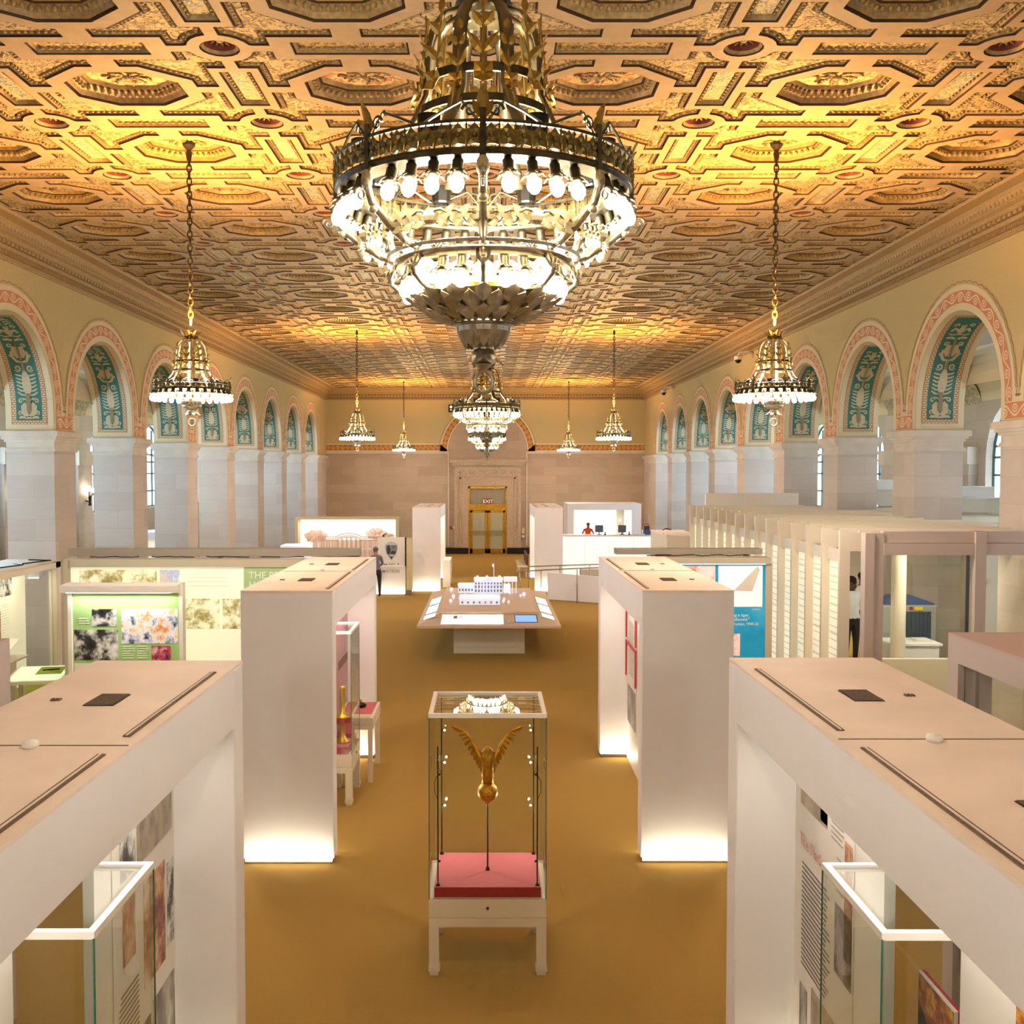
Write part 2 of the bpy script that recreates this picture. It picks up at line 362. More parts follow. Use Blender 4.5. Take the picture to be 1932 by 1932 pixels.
def ceiling_tile():
    mb = MB()   # 0 rib 1 dark 2 gilt moulding 3 gold relief 4 pink relief 5 blue relief 6 red
    for mx in (1,-1):
        for my in (1,-1):
            outer = [(.62,0),(1.135,0),(1.135,.5),(HX,.5),(HX,HY-.2)]
            outer += [(HX-.2*sin(radians(a)), HY-.2*cos(radians(a))) for a in (22.5,45,67.5)]+[(HX-.2,HY),(.58,HY),(.58,HY-.15),(0,HY-.15),(0,.5),(.26,.5),(.62,.21)]
            vs = [Vector((x,y,0)) for x,y in outer]; ho = [Vector((x,y,0)) for x,y in Q]
            t = tessellate_polygon([vs, ho]); al = vs+ho
            mb.add([(p.x*mx,p.y*my,0) for p in al], [tuple(f) for f in t], 0)
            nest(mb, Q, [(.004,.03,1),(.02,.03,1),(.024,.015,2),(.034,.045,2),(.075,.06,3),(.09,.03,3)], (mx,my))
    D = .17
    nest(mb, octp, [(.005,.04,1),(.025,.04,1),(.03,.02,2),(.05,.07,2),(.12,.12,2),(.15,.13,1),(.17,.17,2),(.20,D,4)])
    pts = offset_poly(octp, .09)
    for i in range(8):                                     # egg and dart on the sloping side
        a, b = Vector(pts[i]), Vector(pts[(i+1)%8]); L = (b-a).length; n = max(2, round(L/.075)); ang = atan2(b.y-a.y, b.x-a.x)
        for k in range(n):
            p = a.lerp(b, (k+.5)/n)
            mb.ell((p.x,p.y,.09), (.024,.038,.03), 6, 4, 2, Matrix.Rotation(ang,3,'Z'))
    for k in range(8):                                     # central leaf boss and scrolls round it
        a = 2*pi*k/8
        mb.leaf((.03*cos(a),.03*sin(a),D-.02), (cos(a),sin(a)*.85,0), (0,0,-1), .2, .09, .12, .012, 3, 3)
        mb.leaf((.2*cos(a+.39),.16*sin(a+.39),D-.005), (cos(a+1.4),sin(a+1.4)*.85,0), (0,0,-1), .13, .06, .1, .01, 3, 3)
    mb.ell((0,0,D-.03), (.06,.055,.04), 8, 5, 2)
    r = lambda x0,x1,y0,y1: [(x1,y1),(x0,y1),(x0,y0),(x1,y0)]
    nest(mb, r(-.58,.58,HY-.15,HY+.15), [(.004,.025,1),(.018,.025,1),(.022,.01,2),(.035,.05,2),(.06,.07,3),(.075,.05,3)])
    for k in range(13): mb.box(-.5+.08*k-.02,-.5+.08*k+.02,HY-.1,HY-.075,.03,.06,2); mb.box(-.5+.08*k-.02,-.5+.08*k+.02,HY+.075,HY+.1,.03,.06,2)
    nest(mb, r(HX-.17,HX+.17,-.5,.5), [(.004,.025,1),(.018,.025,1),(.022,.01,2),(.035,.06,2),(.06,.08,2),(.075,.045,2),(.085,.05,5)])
    for k in range(11):
        for s in (-1,1): mb.box(HX+s*.12-.012,HX+s*.12+.012,-.42+.084*k-.02,-.42+.084*k+.02,.04,.065,2)
    circ = [(HX+.2*cos(2*pi*k/16), HY+.2*sin(2*pi*k/16)) for k in range(16)]
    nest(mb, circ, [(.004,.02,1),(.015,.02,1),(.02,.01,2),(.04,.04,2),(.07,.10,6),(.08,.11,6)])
    for k in range(12):
        a = 2*pi*k/12; mb.leaf((HX+.07*cos(a),HY+.07*sin(a),.09),(cos(a),sin(a),0),(0,0,-1),.07,.035,.2,.006,2,3)
    mb.ell((HX,HY,.09),(.05,.05,.03),8,5,2)
    # dentils around the irregular panels
    for mx in (1,-1):
        for my in (1,-1):
            q = offset_poly(Q, .055)
            for i in range(len(q)):
                a, b = Vector(q[i]), Vector(q[(i+1)%len(q)]); L = (b-a).length
                n = int(L/.06)
                for k in range(n):
                    p = a.lerp(b,(k+.5)/n); mb.box(mx*p.x-.014,mx*p.x+.014,my*p.y-.014,my*p.y+.014,.02,.06,2)
    return mb
t = ceiling_tile()
V = np.array(t.v, dtype=np.float64)
big = MB(); vs = []; fs = []; ms = []
nV = len(V)
cols = [-.06+HX*(2*i-5) for i in range(6)]; rows = [13.68+2*HY*j for j in range(-3,18)]
quads = [f for f in t.f]
off = 0
allv = []; 
for cx in cols:
    for cy in rows:
        allv.append(V+np.array([cx,cy,ZT]))
allv = np.concatenate(allv)
ntile = len(cols)*len(rows)
lens = np.array([len(f) for f in t.f]); flat = np.concatenate([np.array(f) for f in t.f])
loops = np.concatenate([flat+nV*i for i in range(ntile)])
ltot = np.tile(lens, ntile); lstart = np.concatenate([[0], np.cumsum(ltot)[:-1]])
me = bpy.data.meshes.new('ceiling')
me.vertices.add(len(allv)); me.vertices.foreach_set('co', allv.ravel())
me.loops.add(len(loops)); me.loops.foreach_set('vertex_index', loops.astype(np.int32))
me.polygons.add(len(ltot)); me.polygons.foreach_set('loop_start', lstart.astype(np.int32)); me.polygons.foreach_set('loop_total', ltot.astype(np.int32))
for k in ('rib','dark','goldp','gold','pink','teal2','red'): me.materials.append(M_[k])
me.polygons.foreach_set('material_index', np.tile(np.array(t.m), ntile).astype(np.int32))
me.update(calc_edges=True); me.validate()
o = struct(bpy.data.objects.new('ceiling', me)); C.objects.link(o)
y0t, y1t = rows[0]-HY, rows[-1]+HY; x0t, x1t = cols[0]-HX, cols[-1]+HX
mb = MB(); mb.box(XL-.02,x0t,YF,YB,ZT,ZT+.3); mb.box(x1t,XR+.02,YF,YB,ZT,ZT+.3); mb.box(x0t,x1t,YF,y0t,ZT,ZT+.3); mb.box(x0t,x1t,y1t,YB,ZT,ZT+.3)
mb.box(XL-.3,XR+.3,YF,YB+.3,ZT+.3,ZT+.4)
struct(mb.build('ceiling', M_['rib']))

# floor with low pile carpet
mb = MB(); mb.box(-12.5,12.5,YF,YB,-.2,0); struct(mb.build('floor', M_['carpet']))

# cornice along three walls
prof = [(0,7.93),(.03,7.93),(.03,7.96),(.055,7.975),(.055,8.0),(.06,8.0),(.06,8.09),(.10,8.10),(.13,8.13),(.13,8.15),(.135,8.15),(.14,8.22),(.17,8.235),(.21,8.27),(.21,8.29),(.30,8.31),(.30,8.34),(.31,8.34),(.34,8.42),(.40,8.46),(.62,8.465),(.66,8.50)]
def cornice(name, fn, y0, y1):
    mb = MB(); n = len(prof)
    vs = [fn(o_,y,z) for y in (y0,y1) for o_,z in prof]
    for i in range(n-1):
        mi = 1 if i in (5,10,16) else 0
        mb.add([vs[i],vs[n+i],vs[n+i+1],vs[i+1]], [(0,1,2,3)], mi)
    L = y1-y0
    def row(step, w, o0, o1, z0, z1, mi):
        for k in range(int(L/step)):
            y = y0+step*(k+.5)
            a = [fn(o_,yy,z) for o_,yy,z in ((o0,y-w,z0),(o1,y-w,z0),(o1,y+w,z0),(o0,y+w,z0),(o0,y-w,z1),(o1,y-w,z1),(o1,y+w,z1),(o0,y+w,z1))]
            mb.add(a, [(0,3,2,1),(4,5,6,7),(0,1,5,4),(1,2,6,5),(2,3,7,6),(3,0,4,7)], mi)
    row(.055,.012,.05,.085,8.005,8.085,0)
    row(.16,.05,.12,.18,8.16,8.21,0)
    row(.13,.03,.30,.335,8.35,8.41,0)
    mb.uv = {}
    return struct(mb.build(name, [M_['goldc'], M_['goldd']]))
M_['goldc'] = mat('cornice_gilt', '#b39461', .6, noise=.25, nscale=30); M_['goldd'] = mat('cornice_dark', '#6b5136', .7, noise=.3, nscale=40)
cornice('trim_1', lambda o_,y,z: (XL+o_,y,z), YF, YB)
cornice('trim_2', lambda o_,y,z: (XR-o_,y,z), YF, YB)
cornice('trim_3', lambda o_,x,z: (x,YB-o_,z), XL, XR)

# arcade walls
trim_n = [10]
def tn():
    trim_n[0] += 1; return 'trim_%d' % trim_n[0]
def arcade(side):
    X = XL if side < 0 else XR; y0, sp = PL if side < 0 else PR; s = side
    gap = sp-PLEN; ra = gap/2; zs = ZC+SP; nseg = 24
    xo = X+s*TH
    w = MB()      # plaster wall over the arches : nave face, aisle face, soffit
    kmin, kmax = -6, 7
    for k in range(kmin, kmax):
        ya, yb = y0+k*sp+PLEN, y0+(k+1)*sp; yc = (ya+yb)/2
        pts = [(ya,ZC)]+[(yc-ra*cos(pi*i/nseg), zs+ra*sin(pi*i/nseg)) for i in range(nseg+1)]+[(yb,ZC)]
        for (a,za),(b,zb) in zip(pts[:-1], pts[1:]):
            if abs(b-a) > 1e-6:
                for xx in (X, xo): w.quad((xx,a,za),(xx,b,zb),(xx,b,ZT),(xx,a,ZT))
            w.quad((X,a,za),(xo,a,za),(xo,b,zb),(X,b,zb), 1)
    for k in range(kmin, kmax+1):
        ya = y0+k*sp; yb = ya+PLEN
        if k == kmax: yb = YB
        if k == kmin: ya = YF
        for xx in (X, xo): w.quad((xx,ya,ZC),(xx,yb,ZC),(xx,yb,ZT),(xx,ya,ZT))
    o = struct(w.build('wall_left' if s < 0 else 'wall_right', [M_['plaster'], M_['cream']]))
    # piers
    def pier(ya, yb, cap=True):
        p = MB(); x0_, x1_ = min(X,xo), max(X,xo)
        p.box(x0_,x1_,ya,yb,0,ZC-.34)
        for (g,z0,z1) in ((.035,ZC-.40,ZC-.36),(.02,ZC-.36,ZC-.33),(.0,ZC-.33,ZC-.22),(.03,ZC-.22,ZC-.17),(.07,ZC-.17,ZC-.12),(.11,ZC-.12,ZC-.01),(.08,ZC-.01,ZC)):
            p.box(x0_-g,x1_+g,ya-g,yb+(g if yb < YB-.01 else 0),z0,z1,1)
        p.box(x0_-.04,x1_+.04,ya-.04,min(yb+.04,YB),0,.25,1)
        return p
    for k in range(kmin, kmax+1):
        ya = y0+k*sp; yb = ya+PLEN if k < kmax else YB
        struct(pier(ya, yb).build(tn(), [M_['stone'], M_['stonec']]))
    # painted archivolts
    band = MB(); e = -s*.006
    def strip(r0, r1, mi, off_, per=.34):
        ys_in = [(-1, 0)]+[(i,0) for i in range(nseg+1)]
        L = 0; P = []
        lo = ZC+.02
        P.append((yc-r0, lo, yc-r1, lo)); 
        for i in range(nseg+1):
            a = pi*i/nseg; P.append((yc-r0*cos(a), zs+r0*sin(a), yc-r1*cos(a), zs+r1*sin(a)))
        P.append((yc+r0, lo, yc+r1, lo))
        u = 0
        for (a,za,b,zb),(c_,zc_,d,zd) in zip(P[:-1],P[1:]):
            du = math.hypot(c_-a, zc_-za)/per
            quv(band, (X+off_,a,za),(X+off_,c_,zc_),(X+off_,d,zd),(X+off_,b,zb), [(u,0),(u+du,0),(u+du,1),(u,1)], mi); u += du
    for k in range(-4, kmax):
        ya, yb = y0+k*sp+PLEN, y0+(k+1)*sp; yc = (ya+yb)/2
        strip(ra, ra+.11, 1, e); strip(ra+.11, ra+.35, 0, e*1.5, .5); strip(ra+.35, ra+.43, 1, e)
        # scalloped outer line
        n = 60
        for i in range(n):
            a = pi*(i+.5)/n; r = ra+.475+(.012 if i%2 else -.004)
            a0, a1 = pi*i/n, pi*(i+1)/n
            band.add([(X+e,yc-(r-.012)*cos(a0),zs+(r-.012)*sin(a0)),(X+e,yc-(r-.012)*cos(a1),zs+(r-.012)*sin(a1)),(X+e,yc-(r+.012)*cos(a1),zs+(r+.012)*sin(a1)),(X+e,yc-(r+.012)*cos(a0),zs+(r+.012)*sin(a0))],[(0,1,2,3)],2)
    for k in range(-4, kmax+1):
        ya = y0+k*sp; yb = ya+PLEN
        quv(band,(X+e*2,ya+.13,ZC+.02),(X+e*2,yb-.13,ZC+.02),(X+e*2,yb-.13,ZC+.3),(X+e*2,ya+.13,ZC+.3),[(0,0),(1.4,0),(1.4,1),(0,1)],0)
        band.box(X-.004 if s>0 else X, X if s>0 else X+.004, ya+.36, yb-.36, ZC+.3, ZC+.5, 1)
        band.box(X-.006 if s>0 else X, X if s>0 else X+.006, ya+.42, yb-.42, ZC+.38, ZC+.41, 2)
    struct(band.build(tn(), [M_['vinep'], M_['cream'], M_['key2']]))
    # painted soffit panels : teal field, key border and a candelabra ornament
    def smap(flip):
        def f(u, v, h=0):    # u across the thickness (-.5..+.5 of wall), v up the arc from the capital
            xx = X+s*(TH/2+u)
            if v < SP: y, z, ny, nz = -ra, ZC+v, 1, 0
            else:
                a = (v-SP)/ra; y, z, ny, nz = -ra*cos(a), zs+ra*sin(a), cos(a), -sin(a)
            return (xx, (y+ny*h)*flip, z+nz*h)
        return f
    so = MB()
    Ltot = SP+ra*pi/2
    for flip in (1,-1):
        f = smap(flip); V0, V1 = .12, Ltot-.30; n = 18
        for i in range(n):
            a, b = V0+(V1-V0)*i/n, V0+(V1-V0)*(i+1)/n
            for (u0,u1,mi,h) in ((-.33,-.25,1,.004),(-.25,.25,0,.004),(.25,.33,1,.004),(-.345,-.33,2,.004),(.33,.345,2,.004)):
                quv(so, f(u0,a,h),f(u1,a,h),f(u1,b,h),f(u0,b,h), [(0,a*8),(.8,a*8),(.8,b*8),(0,b*8)], mi)
        for v in (V0, V1-.08):
            quv(so, f(-.33,v,.008),f(.33,v,.008),f(.33,v+.08,.008),f(-.33,v+.08,.008), [(0,0),(6,0),(6,.8),(0,.8)], 1)
        def rib(pts, w):
            pts = [Vector(p) for p in pts]; N = len(pts)
            L_, R_ = [], []
            for i,p in enumerate(pts):
                t_ = (pts[min(i+1,N-1)]-pts[max(i-1,0)]).normalized(); nn = Vector((-t_.y,t_.x))
                ww = w*(.35+.65*sin(pi*(i+.6)/(N+.2)))/2
                L_.append(p+nn*ww); R_.append(p-nn*ww)
            for i in range(N-1):
                for m_ in (1,-1):
                    so.add([f(m_*q.x,q.y,.010) for q in (L_[i],R_[i],R_[i+1],L_[i+1])],[(0,1,2,3)],3)
        def spiral(cu, cv, r, w, t0, turns, d=1):
            rib([(cu+d*r*(1-.75*i/12)*cos(t0+turns*2*pi*i/12), cv+r*(1-.75*i/12)*sin(t0+turns*2*pi*i/12)) for i in range(13)], w)
        B = V0+.12
        rib([(0,B),(.15,B+.02),(.19,B+.0)], .05); rib([(.02,B+.03),(.09,B+.1),(.10,B+.22),(.05,B+.28)], .12); rib([(0,B+.1),(.0,B+.5)], .1)
        spiral(.16,B+.1,.045,.03,-1.5,1.1); spiral(.15,B+.33,.05,.03,3.1,-1.1)
        rib([(.02,B+.34),(.08,B+.37),(.17,B+.37)], .03)
        for j in range(6): rib([(.04+.004*j,B+.44+.075*j),(.12,B+.45+.075*j),(.19,B+.50+.07*j)], .035)
        rib([(0,B+.4),(.045,B+.6),(.03,B+.8),(.0,B+.92)], .09); spiral(.12,B+.97,.07,.035,-.5,-1.3)
        rib([(0,B+.9),(.0,B+1.1)], .07)
        rib([(0,B+1.1),(.09,B+1.12),(.14,B+1.2),(.15,B+1.34)], .06); rib([(.03,B+1.2),(.08,B+1.32),(.06,B+1.45)], .12)
        spiral(.17,B+1.25,.045,.03,1.6,1.1); spiral(.13,B+1.47,.05,.035,3.,-1.1); rib([(.0,B+1.15),(.0,B+1.58)], .05)
        rib([(.02,B+1.6),(.1,B+1.63),(.19,B+1.62)], .06); rib([(.0,B+1.72),(.12,B+1.7),(.19,B+1.74)], .035)
        rib([(.01,B+1.75),(.06,B+1.85),(.12,B+1.88),(.17,B+1.8)], .07); rib([(0,B+1.7),(.03,B+2.0)], .05); spiral(.13,B+2.0,.055,.035,-1.5,1.2)
        if B+2.3 < V1-.1:
            for j in range(3): rib([(.02,B+2.05+.08*j),(.09,B+2.1+.08*j),(.17,B+2.12+.06*j)], .04)
            spiral(.07,B+2.28,.05,.03,0,1.2)
    sm = so.mesh('trim', [M_['tealp'], M_['key'], M_['key2'], M_['orn']])
    for k in range(-3, kmax):
        ya, yb = y0+k*sp+PLEN, y0+(k+1)*sp
        ob = struct(bpy.data.objects.new(tn(), sm)); C.objects.link(ob); ob.location = (0,(ya+yb)/2,0)
    # outer aisle wall with round headed windows, pilasters, vaulted ceiling
    xw = X+s*XA; ow = MB(); wr = 1.27
    for k in range(kmin, kmax):
        ya, yb = y0+k*sp+PLEN, y0+(k+1)*sp; yc = (ya+yb)/2; z0_ = 3.05; zz = 4.6; n = 12
        w0, w1 = yc-wr, yc+wr; pa, pb = y0+k*sp, y0+(k+1)*sp
        ow.quad((xw,pa,0),(xw,w0,0),(xw,w0,ZT),(xw,pa,ZT)); ow.quad((xw,w1,0),(xw,pb,0),(xw,pb,ZT),(xw,w1,ZT)); ow.quad((xw,w0,0),(xw,w1,0),(xw,w1,z0_),(xw,w0,z0_))
        A = [(yc-wr*cos(pi*i/n), zz+wr*sin(pi*i/n)) for i in range(n+1)]
        for (a,za),(b,zb) in zip(A[:-1],A[1:]):
            ow.quad((xw,a,za),(xw,b,zb),(xw,b,ZT),(xw,a,ZT)); ow.quad((xw,a,za),(xw+s*.3,a,za),(xw+s*.3,b,zb),(xw,b,zb))
        ow.quad((xw,w0,z0_),(xw+s*.3,w0,z0_),(xw+s*.3,w0,zz),(xw,w0,zz)); ow.quad((xw,w1,z0_),(xw+s*.3,w1,z0_),(xw+s*.3,w1,zz),(xw,w1,zz)); ow.quad((xw,w0,z0_),(xw,w1,z0_),(xw+s*.3,w1,z0_),(xw+s*.3,w0,z0_))
    ow.quad((xw,y0+kmax*sp,0),(xw,YB,0),(xw,YB,ZT),(xw,y0+kmax*sp,ZT)); ow.quad((xw,YF,0),(xw,y0+kmin*sp,0),(xw,y0+kmin*sp,ZT),(xw,YF,ZT))
    struct(ow.build('wall_outer_left' if s < 0 else 'wall_outer_right', M_['stone']))
    # windows
    wi = MB(); fr = MB()
    x2 = xw+s*.22; n = 12
    pts = [(-wr,3.05)]+[(-wr*cos(pi*i/n), 4.6+wr*sin(pi*i/n)) for i in range(n+1)]+[(wr,3.05)]
    wi.prism(pts, lambda a,b,h: (x2+s*h,a,b), 0, .02)
    for yy in (-.45,.45): fr.box(min(x2-s*.05,x2),max(x2-s*.05,x2),yy-.025,yy+.025,3.05,5.7)
    for zz in (3.07,3.6,4.2,4.6,4.85): fr.box(min(x2-s*.05,x2),max(x2-s*.05,x2),-wr,wr,zz-.025,zz+.025)
    fr.tube([(x2-s*.03,a,b) for a,b in pts], .04, 4, 0, True)
    wm, fm = wi.mesh('pane', M_['pane']), fr.mesh('frame', M_['mullion'])
    for k in range(kmin, kmax):
        yc = y0+k*sp+PLEN+gap/2
        win_n[0] += 1
        root = struct(bpy.data.objects.new('window_%d'%win_n[0], fm)); C.objects.link(root); root.location = (0,yc,0)
        p_ = bpy.data.objects.new('pane', wm); C.objects.link(p_); p_.parent = root
        if k >= -2:
            L = bpy.data.lights.new('window_daylight','AREA'); L.shape='RECTANGLE'; L.size=1.7; L.size_y=2.4; L.energy=WIN_E*(.22 if s > 0 and k < 2 else 1.0 if s < 0 else 1.3); L.color=(.40,.68,1)
            lo = bpy.data.objects.new('window_daylight', L); C.objects.link(lo); lo.location=(xw-s*.05,yc,4.3); lo.rotation_euler=(0,s*pi/2,0)
    # pilasters on outer wall and aisle vault
    pm = MB(); x0_, x1_ = sorted((xw, xw-s*.22))
    pm.box(x0_,x1_,0,PLEN,0,4.6); pm.box(x0_-(.06 if s>0 else 0),x1_+(.06 if s<0 else 0),-.06,PLEN+.06,4.45,4.85,1)
    pmm = pm.mesh('trim', [M_['stone'],M_['stonec']])
    for k in range(kmin, kmax+1):
        ob = struct(bpy.data.objects.new(tn(), pmm)); C.objects.link(ob); ob.location=(0,y0+k*sp,0)
    va = MB(); n = 14; xc = (xo+xw)/2; rr = abs(xw-xo)/2
    for k in range(kmin, kmax+1):
        for (ya,yb,zo) in ((y0+k*sp-.1,y0+k*sp+PLEN+.1,-.0),):
            for i in range(n):     # transverse ribs
                a,b = pi*i/n, pi*(i+1)/n
                A_ = lambda t_: (xc-rr*cos(t_), 5.9+rr*.72*sin(t_)-.06)
                va.quad((A_(a)[0],ya,A_(a)[1]),(A_(b)[0],ya,A_(b)[1]),(A_(b)[0],yb,A_(b)[1]),(A_(a)[0],yb,A_(a)[1]),1)
    for i in range(n):
        a,b = pi*i/n, pi*(i+1)/n; P0=(xc-rr*cos(a),5.9+rr*.8*sin(a)); P1=(xc-rr*cos(b),5.9+rr*.8*sin(b))
        va.quad((P0[0],YF,P0[1]),(P1[0],YF,P1[1]),(P1[0],YB,P1[1]),(P0[0],YB,P0[1]))
    struct(va.build('ceiling', [M_['cream'], M_['relief2']]))
M_['relief2'] = mat('aisle_rib', '#cdbb98', .8, col2='#8f8565', nscale=14)
win_n = [0]; WIN_E = 62
arcade(-1); arcade(1)

# back wall : stone dado, blind arch, painted frieze
w = MB(); zs, ri, ro = 5.30, 2.06, 2.42; n = 28
w.quad((-12.5,YB,0),(12.5,YB,0),(12.5,YB,5.28),(-12.5,YB,5.28), 1)
for sx in (-1,1):
    w.quad((sx*ro,YB,5.28),(sx*12.5,YB,5.28),(sx*12.5,YB,9),(sx*ro,YB,9),0)
for i in range(n):
    a,b = pi*i/n, pi*(i+1)/n
    w.quad((-ro*cos(a),YB,zs+ro*sin(a)),(-ro*cos(b),YB,zs+ro*sin(b)),(-ro*cos(b),YB,9),(-ro*cos(a),YB,9),0)
    w.quad((-ri*cos(a),YB+.0,zs+ri*sin(a)),(-ri*cos(b),YB,zs+ri*sin(b)),(-ri*cos(b),YB,5.28),(-ri*cos(a),YB,5.28),1)
w.quad((-12.5,YF,0),(12.5,YF,0),(12.5,YF,9),(-12.5,YF,9),0)
struct(w.build('wall_back', [M_['plaster'], M_['stoneb']]))
f = MB(); e = YB-.02; u = 0
P = [(-8.35,5.64,-8.35,5.32)]+[(-ro-.12,5.64,-ri-.02,5.32)]
segs = [((XL,5.34),(XL,5.64),(-ro+.02,5.34),(-ro+.02-.28,5.64))]
def fr_quad(a,b,c_,d,u0,u1,mi=0): quv(f,(a[0],e,a[1]),(b[0],e,b[1]),(c_[0],e,c_[1]),(d[0],e,d[1]),[(u0,0),(u1,0),(u1,1),(u0,1)],mi)
for sx in (-1,1):
    x1 = XL if sx < 0 else XR
    fr_quad((x1,5.34),(sx*ri,5.34),(sx*(ro-.02),5.64),(x1,5.64),0,12)
    fr_quad((x1,5.28),(sx*ri,5.28),(sx*ri,5.34),(x1,5.34),0,1,1); fr_quad((x1,5.64),(sx*(ro+.02),5.64),(sx*(ro+.05),5.70),(x1,5.70),0,1,1)
for i in range(n):
    a,b = pi*i/n, pi*(i+1)/n
    g = lambda r,t_: (-r*cos(t_), zs+.0+r*sin(t_))
    fr_quad(g(ri+.05,a),g(ri+.05,b),g(ro-.03,b),g(ro-.03,a),u,u+.45); u += .45
    fr_quad(g(ri,a),g(ri,b),g(ri+.05,b),g(ri+.05,a),0,1,1); fr_quad(g(ro-.03,a),g(ro-.03,b),g(ro+.04,b),g(ro+.04,a),0,1,1); fr_quad(g(ro+.07,a),g(ro+.07,b),g(ro+.09,b),g(ro+.09,a),0,1,2)
f.box(-12,-ri,YB-.06,YB,5.18,5.28,3); f.box(ri,12,YB-.06,YB,5.18,5.28,3)
for sx in (-1,1): f.box(min(sx*ri,sx*(ri-.07)),max(sx*ri,sx*(ri-.07)),YB-.05,YB,.4,5.28,3)
struct(f.build('trim_4', [M_['vineb'],M_['cream'],M_['key2'],M_['stonec']]))
# carved door surround
d = MB(); y = YB
for sx in (-1,1):
    d.box(min(sx*1.0,sx*1.66),max(sx*1.0,sx*1.66),y-.16,y,0,3.5); d.box(min(sx*1.36,sx*1.44),max(sx*1.36,sx*1.44),y-.20,y,.4,3.95); d.box(min(sx*1.56,sx*1.72),max(sx*1.56,sx*1.72),y-.2,y,0,4.4)
d.box(-1.66,1.66,y-.16,y,3.5,4.42); d.box(-1.44,1.44,y-.20,y,3.87,3.95)
d.box(-1.66,1.66,y-.22,y,4.0,4.42,1)
for (g,z0,z1) in ((1.7,4.42,4.5),(1.75,4.5,4.58),(1.85,4.58,4.68),(1.95,4.68,4.76),(2.05,4.76,4.86)): d.box(-g,g,y-.22-(g-1.7)*.7,y,z0,z1)
for k in range(44): d.box(-1.74+.08*k,-1.74+.08*k+.04,y-.29,y-.2,4.5,4.58)
for sx in (-1,1):
    for k in range(3):
        c0 = sx*(.35+.5*k)
        d.tube([(c0+.17*(1-.06*i)*cos(sx*i*.6),y-.23,4.21+.15*(1-.06*i)*sin(i*.6)) for i in range(12)], .022, 5)
        d.leaf((c0,y-.23,4.21),(sx*.6,0,.5),(0,-1,0),.14,.09,.2,.01); d.leaf((c0,y-.23,4.21),(-sx*.5,0,-.6),(0,-1,0),.14,.09,.2,.01)
d.lathe([(.0,-.02),(.14,-.02),(.17,.0),(.13,.03),(.0,.05)],20,(0,y-.22,4.21),0,Matrix.Rotation(pi/2,3,'X'))
struct(d.build('trim_5', [M_['relief'],M_['relief']]))
b = MB()
for sx in (-1,1): b.box(min(sx*1.0,sx*2.25),max(sx*1.0,sx*2.25),y-.24,y,0,.32)
struct(b.build('baseboard_back', M_['marble']))
# brass doors
b = MB()
for sx in (-1,1): b.box(min(sx*.92,sx*1.0),max(sx*.92,sx*1.0),y-.14,y,0,3.48)
b.box(-1,1,y-.14,y,3.38,3.48); b.box(-.92,.92,y-.14,y,2.44,2.54); b.box(-.92,.92,y-.12,y,2.26,2.44,0); b.box(-.92,.92,y-.17,y-.02,2.54,2.58)
for k in range(15): b.ell((-.84+.12*k,y-.13,3.33),(.035,.02,.045),8,5)
for k in range(22): b.box(-.9+.082*k,-.9+.082*k+.03,y-.09,y-.05,2.58,3.28,1)
b.box(-.92,.92,y-.04,y-.02,2.58,3.4,2)
D1 = struct(b.build('door_1', [M_['doorb'],M_['relief'],M_['frost']]))
for sx in (-1,1):
    L = MB(); x0_,x1_ = sorted((sx*.01,sx*.915))
    L.box(x0_,x0_+.13,y-.10,y-.04,.03,2.24); L.box(x1_-.13,x1_,y-.10,y-.04,.03,2.24); L.box(x0_,x1_,y-.10,y-.04,2.13,2.25); L.box(x0_,x1_,y-.10,y-.04,.02,.26)
    L.box(x0_+.13,x1_-.13,y-.08,y-.06,.26,2.13,1)
    q = L.build('door_leaf', [M_['doorb'],M_['frost']], D1)
    h = MB(); xh = sx*.07
    h.ell((xh,y-.13,1.12),(.035,.03,.05),8,6); h.ell((sx*.86,y-.13,1.12),(.03,.03,.04),8,6)
    for zz in (1.18,1.08,.98): h.tube([(x0_+.06,y-.14,zz),(x1_-.06,y-.14,zz)],.012,6)
    h.build('push_bar', M_['doorb'], q)
M_['signred'] = mat('sign_red', '#8e1d12', .5)
s_ = tag(MB().box(-.2,.24,y-.22,y-.17,2.58,2.86).build('exit_sign', M_['signred']), 'small red sign reading EXIT above the brass doors', 'sign')
text('lettering', 'EXIT', .25, M_['ltext'], s_, facing_cam(.02,y-.222,2.635), 'CENTER', .002, 1.5)
M_.update(
 gpink = mat('greyish_frame', '#c9b8ae', .6), roof2 = mat('pink_top', '#ccb2a8', .65, noise=.05, nscale=3),
 palep = photo('pale_photo', ['#dfe6f2','#f3f3f8','#ffffff'], 2, 7, emit=.25), palered = photo('pale_red_photo', ['#c06a50','#efd6cf','#fbf2ee'], 3, 11, emit=.2),
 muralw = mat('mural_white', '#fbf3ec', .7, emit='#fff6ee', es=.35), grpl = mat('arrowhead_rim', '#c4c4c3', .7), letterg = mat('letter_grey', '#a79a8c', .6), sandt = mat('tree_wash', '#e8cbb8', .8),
 counterw = mat('counter_white', '#f4f1e6', .25, emit='#fff8ea', es=.4), mon = mat('monitor_grey', '#5b6068', .4), modelg = mat('model_window', '#8f9ab4', .4), col1l = photo('colour_photo_pale', ['#a9765a','#e9d2c0','#b7bfe0','#f8f2ee'], 5, 14, emit=.15), thin2 = mat('faint_line', '#cfd3a0', .7), dkc = photo('colour_photo_small', ['#1e2a50','#d05060','#e6e0ea'], 9, 20), greenglow = mat('bright_green_print', '#c4f0b4', .5, emit='#c8f8b8', es=.4),
)
